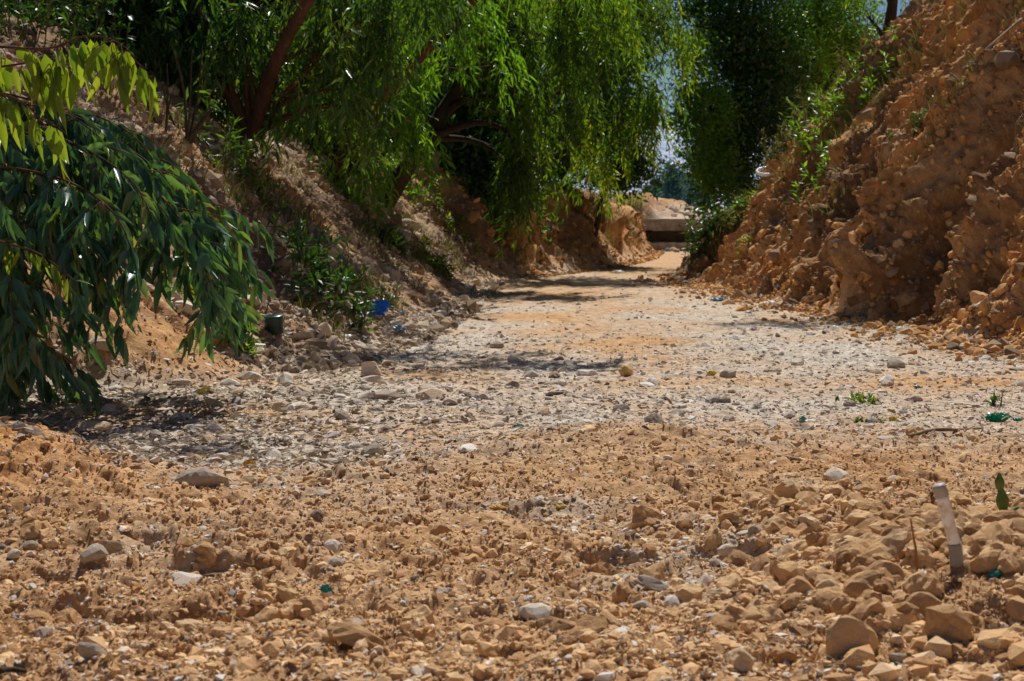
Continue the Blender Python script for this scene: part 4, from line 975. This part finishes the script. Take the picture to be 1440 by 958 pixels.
# sticks and roots
def stick(pix, r, label, mat, name='stick', cat='stick', lift=.008, Ys=None, taper=.5):
    pts = []
    for i, (x, y) in enumerate(pix):
        pts.append(at(x, y, Ys[i]) if Ys else ray_ground(x, y)[0] + np.array([0, 0, lift]))
    p = catmull(pts, 14); o = tubes_obj(name, [tube(p, np.linspace(r, r * taper, 14), 7, .12, 4)], mat, None, True, pts[0]); return tag(o, label, cat)
stick([(1278, 612), (1315, 609), (1350, 611), (1382, 606)], .010, 'brown stick lying on the gravel left of the green bag', B_TWIG)
stick([(28, 866), (60, 874), (88, 882)], .006, 'short bare twig on the soil at the lower left', B_GREY)
stick([(0, 948), (18, 940), (36, 948)], .008, 'dark twig at the bottom left corner', B_DRK)
stick([(1095, 640), (1125, 647)], .010, 'short pale stick on the berm at the right', B_GREY)
stick([(1438, 40), (1420, 100), (1398, 130)], .012, 'dead root hanging on the right bank near the picture edge', B_GREY, 'root', 'root', .06)
stick([(1320, 255), (1295, 300), (1275, 325)], .010, 'long thin root on the right bank above the shaded hollow', B_GREY, 'root', 'root', .05)
stick([(1340, 100), (1390, 103), (1425, 108)], .006, 'thin pale twig lying across the red cliff', B_GREY, 'root', 'root', .05)
stick([(560, 118), (600, 88), (640, 96), (690, 92)], .006, 'bare pale twig sticking out among the hanging leaves', B_GREY, 'twig', 'twig', Ys=[18.3, 18, 17.9, 17.8])
stick([(1300, 462), (1330, 452), (1350, 447)], .012, 'pale stick at the foot of the right bank', B_GREY)
stick([(560, 205), (590, 214), (612, 218)], .018, 'broken bough lying on the left bank crest', B_GREY, Ys=[22, 22, 22])

for i in range(14):
    y = 12.5 + 8 * sr.random(); x0 = float(ip(XRP, y)) + .9 + 1.6 * sr.random(); n_ = 9
    xs = np.linspace(x0 + .25 + .5 * sr.random(), x0 - .3, n_); ys = y + .25 * sr.normal() * np.linspace(0, 1, n_) + .06 * sr.normal(size=n_)
    Pp, Nn, _ = terrain(xs, ys); Pp = Pp + Nn * .03 + np.array([0, -.02, 0])
    tag(tubes_obj('root', [tube(catmull(Pp, 20), np.linspace(.007, .002, 20), 5, .1, i)], B_GREY, None, True, Pp[0]), 'thin dry root hanging down the raw earth of the right bank', 'root', 'dry roots on the right bank')
for (px, py, r_t, h_t, n_t, lab) in [(1340, 210, .25, .25, 90, 'sparse dry grass on the red cliff near the right edge'), (1200, 225, .25, .25, 120, 'dry grass right of the bright green bush'), (1260, 140, .3, .3, 130, 'dry grass high on the right bank below the straight dark trunk'), (1400, 120, .25, .3, 90, 'dry grass at the upper right corner of the bank')]:
    tuft('grass_tuft', px, py, r_t, h_t, n_t, L_OLV, lab, 'grass tuft', lean=(-.5, -.1), blade=.010)
# ------------------------------------------------------------------ litter
def crumple(name, px, py, wpx, hpx, mat, label, cat, seed, dy=.6, rough=.35):
    g, N, Y = ray_ground(px, py); V, Fc = ico(4 if wpx > 18 else 3); V = V.copy()
    a, b = V[:, 0] + .7 * V[:, 2], V[:, 1] - .4 * V[:, 2]
    V *= (1 - rough + rough * 2.2 * np.abs(fbm(a * 1.7, b * 1.7, 4, seed)) + .35 * fbm(a * .9 + 5, b * .9, 2, seed + 3))[:, None]
    s = wpx / F * Y / 2; h = hpx / F * Y / 2
    V -= V.mean(0); V /= np.array([np.abs(V[:, 0]).max(), np.abs(V[:, 1]).max(), np.abs(V[:, 2]).max()])
    V = V * np.array([s, s * dy, h])
    o = link(name, raw_mesh(name, V, Fc, mat, False), None, tuple(g + np.array([0, s * .3, h * .75])))
    return tag(o, label, cat)
TEAL = mat_plain('teal_plastic', (.02, .30, .26), .3, .5, .3, 30, .25); BLUE = mat_plain('blue_plastic', (.03, .22, .80), .3, .5, .3, 15, .3); GRN = mat_plain('green_plastic', (.01, .33, .20), .25, .5, .4, 25, .35)
WHT = mat_plain('white_plastic', (.88, .87, .84), .35, .5, .1, 30, .45); YEL = mat_plain('yellow_paper', (.62, .45, .08), .7, .2, .2); ORG = mat_plain('orange_leaf', (.60, .30, .03), .6, .3, .2)
TAN = mat_plain('tan_ball', (.60, .40, .15), .6, .3, .2, 30); LBL = mat_plain('pale_blue_plastic', (.25, .45, .62), .35, .4, .2, 20, .2); PNK = mat_plain('mauve_paper', (.45, .25, .40), .7, .2)
crumple('plastic_bag', 528, 448, 38, 26, BLUE, 'crumpled bright blue plastic bag at the foot of the left slope', 'plastic bag', 1, rough=.6)
crumple('plastic_scrap', 561, 468, 22, 11, LBL, 'pale blue plastic scrap just below the blue bag', 'litter', 2)
crumple('plastic_bag', 1404, 594, 38, 16, GRN, 'crumpled green plastic bag on the gravel at the right edge', 'plastic bag', 3)
crumple('plastic_scrap', 1432, 593, 22, 6, GRN, 'flat torn end of green plastic right of the green bag', 'litter', 13)
crumple('rag', 730, 604, 17, 8, TEAL, 'small teal rag on the gravel in the middle', 'rag', 4)
crumple('rag', 459, 826, 25, 18, TEAL, 'crumpled teal scrap on the brown soil left of centre', 'rag', 5, rough=.5)
crumple('plastic_scrap', 1129, 591, 11, 8, TEAL, 'tiny dark teal scrap on the gravel right of centre', 'litter', 6)
crumple('plastic_scrap', 1290, 547, 12, 6, TEAL, 'tiny teal scrap on the gravel at the right', 'litter', 7)
crumple('plastic_scrap', 1402, 812, 22, 10, TEAL, 'teal sliver on the stones below the white tube', 'litter', 8)
crumple('paper_scrap', 1258, 593, 20, 8, YEL, 'yellow paper scrap on the gravel at the right', 'litter', 9)
crumple('paper_scrap', 1001, 530, 14, 9, YEL, 'small yellow scrap right of the tan ball', 'litter', 19)
crumple('dead_leaf', 700, 718, 28, 8, ORG, 'orange dead leaf on the central foreground soil', 'leaf', 10, .4)
crumple('dead_leaf', 788, 718, 22, 7, YEL, 'yellow withered leaf right of the orange one', 'leaf', 11, .4)
crumple('dead_leaf', 285, 555, 22, 12, YEL, 'yellow-green withered leaf in front of the left mound', 'leaf', 16, .4)
crumple('dead_leaf', 350, 660, 20, 16, ORG, 'ochre curled leaf right of the large pale stone', 'leaf', 17, .5)
crumple('paper_scrap', 870, 385, 20, 6, WHT, 'white paper scrap at the foot of the left bank far up the channel', 'litter', 12)
crumple('plastic_scrap', 939, 354, 10, 6, LBL, 'pale blue scrap on the sand below the concrete beam', 'litter', 14)
crumple('plastic_scrap', 967, 399, 12, 4, LBL, 'flat blue scrap below the shade-darkened bank end', 'litter', 15)
crumple('paper_scrap', 1272, 468, 24, 10, WHT, 'white crumpled paper at the foot of the right bank', 'litter', 18)
crumple('paper_scrap', 1268, 484, 16, 8, WHT, 'smaller white paper just below the crumpled one', 'litter', 20)
crumple('paper_scrap', 1060, 466, 12, 5, PNK, 'mauve paper scrap in the shadow of the right bank', 'litter', 21)
crumple('paper_scrap', 1085, 430, 26, 8, WHT, 'white litter near the far foot of the right bank', 'litter', 22)
crumple('paper_scrap', 1010, 424, 22, 7, LBL, 'bluish white litter on the sand beyond the shadow', 'litter', 23)
crumple('rag', 1057, 300, 10, 16, BLUE, 'small blue rag caught on the right bank grass', 'rag', 24)
crumple('paper_scrap', 1290, 724, 26, 9, WHT, 'whitish flat scrap beside the orange stake', 'litter', 25)
crumple('ball', 880, 530, 21, 19, TAN, 'round tan ball lying on the gravel', 'ball', 26, 1.0, .06)
lr = np.random.default_rng(31)
for i in range(26):
    px = 470 + 210 * lr.random(); py = 405 + 75 * lr.random() - (px - 470) * .10
    crumple('litter_scrap', px, py, 7 + 11 * lr.random(), 4 + 5 * lr.random(), WHT if lr.random() < .7 else LBL, 'small pale scrap of litter among the stones at the foot of the left slope', 'litter', 60 + i, rough=.5)['group'] = 'pale litter scraps at the foot of the left slope'
for i in range(16):
    px = 1010 + 400 * lr.random(); py = 425 + 55 * lr.random()
    crumple('litter_scrap', px, py, 7 + 9 * lr.random(), 4 + 4 * lr.random(), WHT, 'small whitish scrap of litter along the foot of the right bank', 'litter', 90 + i, rough=.5)['group'] = 'whitish litter scraps along the foot of the right bank'

def lathe(prof, ns=24):
    V = []; 
    for r, z in prof: 
        a = np.arange(ns) / ns * 2 * np.pi; V.append(np.stack([r * np.cos(a), r * np.sin(a), np.full(ns, z)], -1))
    V = np.vstack(V); n = len(prof); a = np.arange(n - 1)[:, None] * ns + np.arange(ns)[None]; b = np.arange(n - 1)[:, None] * ns + (np.arange(ns)[None] + 1) % ns
    return V, np.stack([a, b, b + ns, a + ns], -1).reshape(-1, 4)

# green bucket by the slope
g, N, Y = ray_ground(384, 476); u = Y / F
root = empty('bucket', g, 'dark green plastic bucket half hidden beside the left mound', 'bucket')
V, Q = lathe([(0.001, .004), (.78, 0), (.82, .04), (.92, 1.55), (.92, 1.6), (1.0, 1.6), (1.02, 1.66), (1.0, 1.72), (.93, 1.72), (.86, 1.5), (.75, .1), (0.001, .09)])
link('pail', raw_mesh('pail', V * 15 * u, Q, mat_plain('dark_green_plastic', (.010, .035, .03), .35, .5, .25, 12)), root)
V, Q = lathe([(.001, 1.80), (.6, 1.82), (.98, 1.76), (1.05, 1.70), (1.05, 1.62), (1.03, 1.62)])
link('lid', raw_mesh('lid', V * 15 * u, Q, mat_plain('green_lid', (.02, .10, .085), .3, .5, .25, 12)), root)
p = [np.array([math.cos(a) * 15.5 * u, -5 * u, (24 - abs(math.sin(a)) * 13) * u]) for a in np.linspace(0, math.pi, 14)]
V, Q, T = tube(np.array(p), 1.0 * u, 6); link('handle', raw_mesh('handle', V, [Q, T], mat_plain('wire', (.3, .3, .28), .4)), root)
root.rotation_euler = (.05, -.1, .4)
# dark pot beside it
g, N, Y = ray_ground(318, 486); u = Y / F
root = empty('pot', g, 'black plastic pot under the narrow leaf tips on the left mound', 'pot')
V, Q = lathe([(.001, 0), (.7, 0), (.95, 1.3), (1.08, 1.3), (1.08, 1.5), (.9, 1.5), (.85, 1.2), (.6, .2), (.001, .2)])
link('pot_wall', raw_mesh('pot_wall', V * 15 * u, Q, mat_plain('black_plastic', (.02, .022, .025), .4, .5, .3, 12)), root)
root.rotation_euler = (.3, -.5, 0)

# white tube stuck in the stones
g, N, Y = ray_ground(1345, 798); u = Y / F
root = empty('plastic_tube', g, 'white plastic tube sticking up bent from the stones at the right', 'tube')
def q(x, y): return np.array([(x - 1345) * u, 0, (797 - y) * u])
body = catmull([q(1325, 703), q(1333, 735), q(1338, 752), q(1343, 772)], 16)
V, Q, T = tube(body, np.interp(np.linspace(0, 1, 16), [0, .5, .58, 1], [9.3, 9.0, 8.2, 9.0]) * u, 16, .02, 3); 
tm = MT('dirty_white_plastic'); tp_ = tm.coord(); dn = tm.noise(26, 6, .7, tp_)
link('sleeve', raw_mesh('sleeve', V, [Q, T], tm.done(tm.bsdf(tm.mix(tm.rng(dn, .48, .68), (.9, .9, .88), (.55, .42, .28)), .45, .4, dn, .4, .003))), root)
V, Q, T = tube(catmull([q(1343, 770), q(1345, 785), q(1346, 802)], 8), 9.6 * u, 16, .01, 3); link('collar', raw_mesh('collar', V, [Q, T], mat_plain('grey_plastic', (.30, .28, .26), .5, .4, .15)), root)
V, Q, T = tube(catmull([q(1326, 704), q(1323, 696), q(1320, 688)], 6), np.array([9.8, 10, 10, 10, 9.8, 9]) * u, 16, .02, 3); link('cap', raw_mesh('cap', V, [Q, T], mat_plain('grey_cap_plastic', (.38, .35, .32), .5, .4, .15)), root)
# orange-brown stake
g, N, Y = ray_ground(1289, 795); u = Y / F
pth = catmull([np.array([0, 0, -.02]), np.array([-3 * u, 0, 30 * u]), np.array([-10 * u, .0, 74 * u])], 10)
V, Q, T = tube(pth, np.linspace(4.2, 1.6, 10) * u, 5, .2, 8); tag(link('stake', raw_mesh('stake', V, [Q, T], mat_bark('weathered_stake', (.30, .12, .03), (.45, .24, .08))), None, tuple(g)), 'pointed orange-brown splinter standing left of the white tube', 'stake')
# green pad-like shoot
g, N, Y = ray_ground(1411, 732); u = Y / F
root = empty('succulent_shoot', g, 'upright thick green leaf shoot at the right picture edge', 'plant')
SUC = mat_plain('succulent_green', (.085, .16, .03), .5, .4, .35, 25)
def pad(name, c, w_, h_, t_, lean):
    V, Fc = ico(4); V = V.copy(); z = V[:, 2]; prof = .72 + .28 * np.sin(z * 3 + 1) 
    V = V * np.array([w_ / 2, t_ / 2, h_ / 2]) * np.stack([prof, prof, np.ones_like(z)], -1); V[:, 2] += h_ / 2; V[:, 0] += lean * V[:, 2]
    link(name, raw_mesh(name, (V + np.array(c)) * u, Fc, SUC), root)
pad('leaf', (0, 0, -4), 19, 46, 9, -.06); pad('leaf', (-4, 1, 28), 14, 34, 7, -.05); pad('leaf', (16, -3, -3), 24, 18, 10, .1)
# ring on the right bank
g, N, Y = ray_ground(1082, 240); u = Y / F
a = np.linspace(0, 2 * np.pi, 33)[:-1]; R_, r_2 = 13.2 * u, 2.0 * u
V = np.concatenate([[[(R_ + r_2 * math.cos(b)) * math.cos(t_), (R_ + r_2 * math.cos(b)) * math.sin(t_), r_2 * 1.3 * math.sin(b)] for b in np.linspace(0, 6.283, 9)[:-1]] for t_ in a])
i = np.arange(32)[:, None] * 8; j = np.arange(8)[None]; i2 = ((np.arange(32) + 1) % 32)[:, None] * 8; j2 = (j + 1) % 8
Q = np.stack([i + j, i2 + j, i2 + j2, i + j2], -1).reshape(-1, 4)
o = tag(link('ring', raw_mesh('ring', V, Q, WHT), None, tuple(g + np.array([-.05, -.28, .15]))), 'whitish plastic ring lying on the right bank grass', 'ring'); o.rotation_euler = (.38, -.1, 0)
# bottle on the right bank
g, N, Y = ray_ground(1372, 370); u = Y / F
root = empty('bottle', g + N * 4 * u, 'pale plastic bottle with blue cap lying on the right bank', 'bottle')
V, Q = lathe([(.001, 0), (.9, 0), (1, .15), (1, 2.4), (.9, 2.8), (.4, 3.2), (.38, 3.5), (.001, 3.5)]); link('bottle_body', raw_mesh('bottle_body', V * 4.5 * u, Q, mat_plain('clear_tan_plastic', (.55, .42, .30), .25, .5, .15, 20, .3)), root)
V, Q = lathe([(.001, 3.4), (.5, 3.4), (.52, 4.0), (.45, 4.05), (.001, 4.05)]); link('cap', raw_mesh('cap', V * 4.5 * u, Q, BLUE), root)
root.rotation_euler = (.3, 1.1, -.3)

# concrete beam across the channel
def box_rough(name, x0, x1, y0, y1, z0, z1, mat, parent, seed, amp=.02, st=.08):
    import bmesh
    bm = bmesh.new(); bmesh.ops.create_cube(bm, size=1)
    bmesh.ops.bevel(bm, geom=bm.edges[:], offset=.02, segments=2, affect='EDGES')
    bmesh.ops.subdivide_edges(bm, edges=[e for e in bm.edges if e.calc_length() > .3], cuts=24, use_grid_fill=True)
    V = np.array([v.co[:] for v in bm.verts]); 
    me = bpy.data.meshes.new(name)
    W = np.stack([x0 + (V[:, 0] + .5) * (x1 - x0), y0 + (V[:, 1] + .5) * (y1 - y0), z0 + (V[:, 2] + .5) * (z1 - z0)], -1)
    W += amp * np.stack([fbm(W[:, 0] * 3 + W[:, 2] * 2, W[:, 1] * 3 + W[:, 2], 3, seed + k) for k in range(3)], -1)
    W -= np.array(parent.location)
    for v, c in zip(bm.verts, W): v.co = c
    bm.to_mesh(me); bm.free(); me.materials.append(mat); return link(name, me, parent)
CONC = mat_plain('old_concrete', (.30, .265, .225), .9, .15, .45, 5)
root = empty('concrete_weir', (5.2, 42, 0), 'brown concrete beam spanning the channel at its far end', 'weir')
box_rough('beam', 3.0, 8.0, 41.7, 42.2, .54, .85, CONC, root, 700, .035)
box_rough('sill_wall', 3.2, 8.0, 42.05, 42.5, -.2, .53, mat_plain('recess_dark_concrete', (.10, .085, .07), .9, .1, .3, 6), root, 710, .05)  # darkness of the recess under the beam painted into the wall colour
box_rough('apron', 3.4, 7.5, 41.2, 41.9, -.2, .22, CONC, root, 720, .06)
br = np.random.default_rng(5)
for i in range(22):
    x = 3.7 + 2.2 * br.random(); y = 39.2 + 2.4 * br.random(); s = .06 + .12 * br.random(); P = on_bank(x, y)
    o = link('stone', shape_mesh('peb%d' % (i % 10), R2[i % 10], M_PEBO), None, (P[0], P[1], P[2] + s * .3)); o.scale = (s, s * .8, s * .8); o.rotation_euler = (0, 0, i)
    tag(o, 'stone in the rubble below the concrete beam', 'stone', 'stones below the concrete beam')
for i in range(26):
    x = 3.6 + 3.6 * br.random(); y = 43.6 + 9 * br.random(); s = .10 + .2 * br.random(); P = on_bank(x, y)
    o = link('stone', shape_mesh('peb%d' % (i % 10), R2[i % 10], M_PEBO), None, (P[0], P[1], P[2] + s * .3)); o.scale = (s, s * .8, s * .9); o.rotation_euler = (0, 0, i)
    tag(o, 'pale stone on the open ground beyond the concrete beam', 'stone', 'stones beyond the concrete beam')
# low wall on the left crest in the shade
root = empty('low_wall', (-1.4, 24.5, 1.6), 'low grey stone wall in the shade on the left bank crest', 'wall')
P = on_bank(-1.4, 24.5)
box_rough('wall_body', -1.75, -1.15, 24.4, 24.6, P[2] - .2, P[2] + .30, mat_plain('shaded_stone', (.24, .21, .18), .9, .1, .3, 8), root, 730, .03)
box_rough('coping', -1.85, -1.1, 24.35, 24.65, P[2] + .303, P[2] + .36, CONC, root, 740, .01)
# ------------------------------------------------------------------ light, sky, camera
sc = bpy.context.scene
w = bpy.data.worlds.new('World'); sc.world = w; w.use_nodes = True
nt = w.node_tree; nt.nodes.clear()
sky = nt.nodes.new('ShaderNodeTexSky'); sky.sky_type = 'NISHITA'; sky.sun_disc = False
el = math.asin(SUN[2]); az = math.atan2(SUN[0], SUN[1])
sky.sun_elevation = el; sky.sun_rotation = az; sky.air_density = 1.0; sky.dust_density = .1; sky.ozone_density = 5.0; sky.altitude = 1500
bg = nt.nodes.new('ShaderNodeBackground'); bg.inputs['Strength'].default_value = .05
out = nt.nodes.new('ShaderNodeOutputWorld'); nt.links.new(sky.outputs[0], bg.inputs[0]); nt.links.new(bg.outputs[0], out.inputs[0])
sl = bpy.data.lights.new('sun', 'SUN'); sl.energy = 5.0; sl.angle = math.radians(.55); sl.color = (1, .965, .90)
so = bpy.data.objects.new('sun', sl); COL.objects.link(so)
so.rotation_euler = Vector(tuple(SUN)).to_track_quat('Z', 'Y').to_euler(); so.location = (3, 6, 20)
cd = bpy.data.cameras.new('camera'); co = bpy.data.objects.new('camera', cd); COL.objects.link(co)
cd.sensor_width = 36; cd.lens = F / 1440 * 36; cd.shift_y = -(479 - HZ) / 1440
co.location = (0, 0, CAMZ); co.rotation_euler = (math.radians(90), 0, 0)
cd.clip_start = .1; cd.clip_end = 4000
cd.dof.use_dof = True; cd.dof.focus_distance = 6.5; cd.dof.aperture_fstop = 8
sc.camera = co
sc.view_settings.view_transform = 'Standard'; sc.view_settings.look = 'None'; sc.view_settings.exposure = 0; sc.view_settings.gamma = 1
sc.cycles.max_bounces = 6; sc.cycles.transmission_bounces = 4; sc.cycles.diffuse_bounces = 2
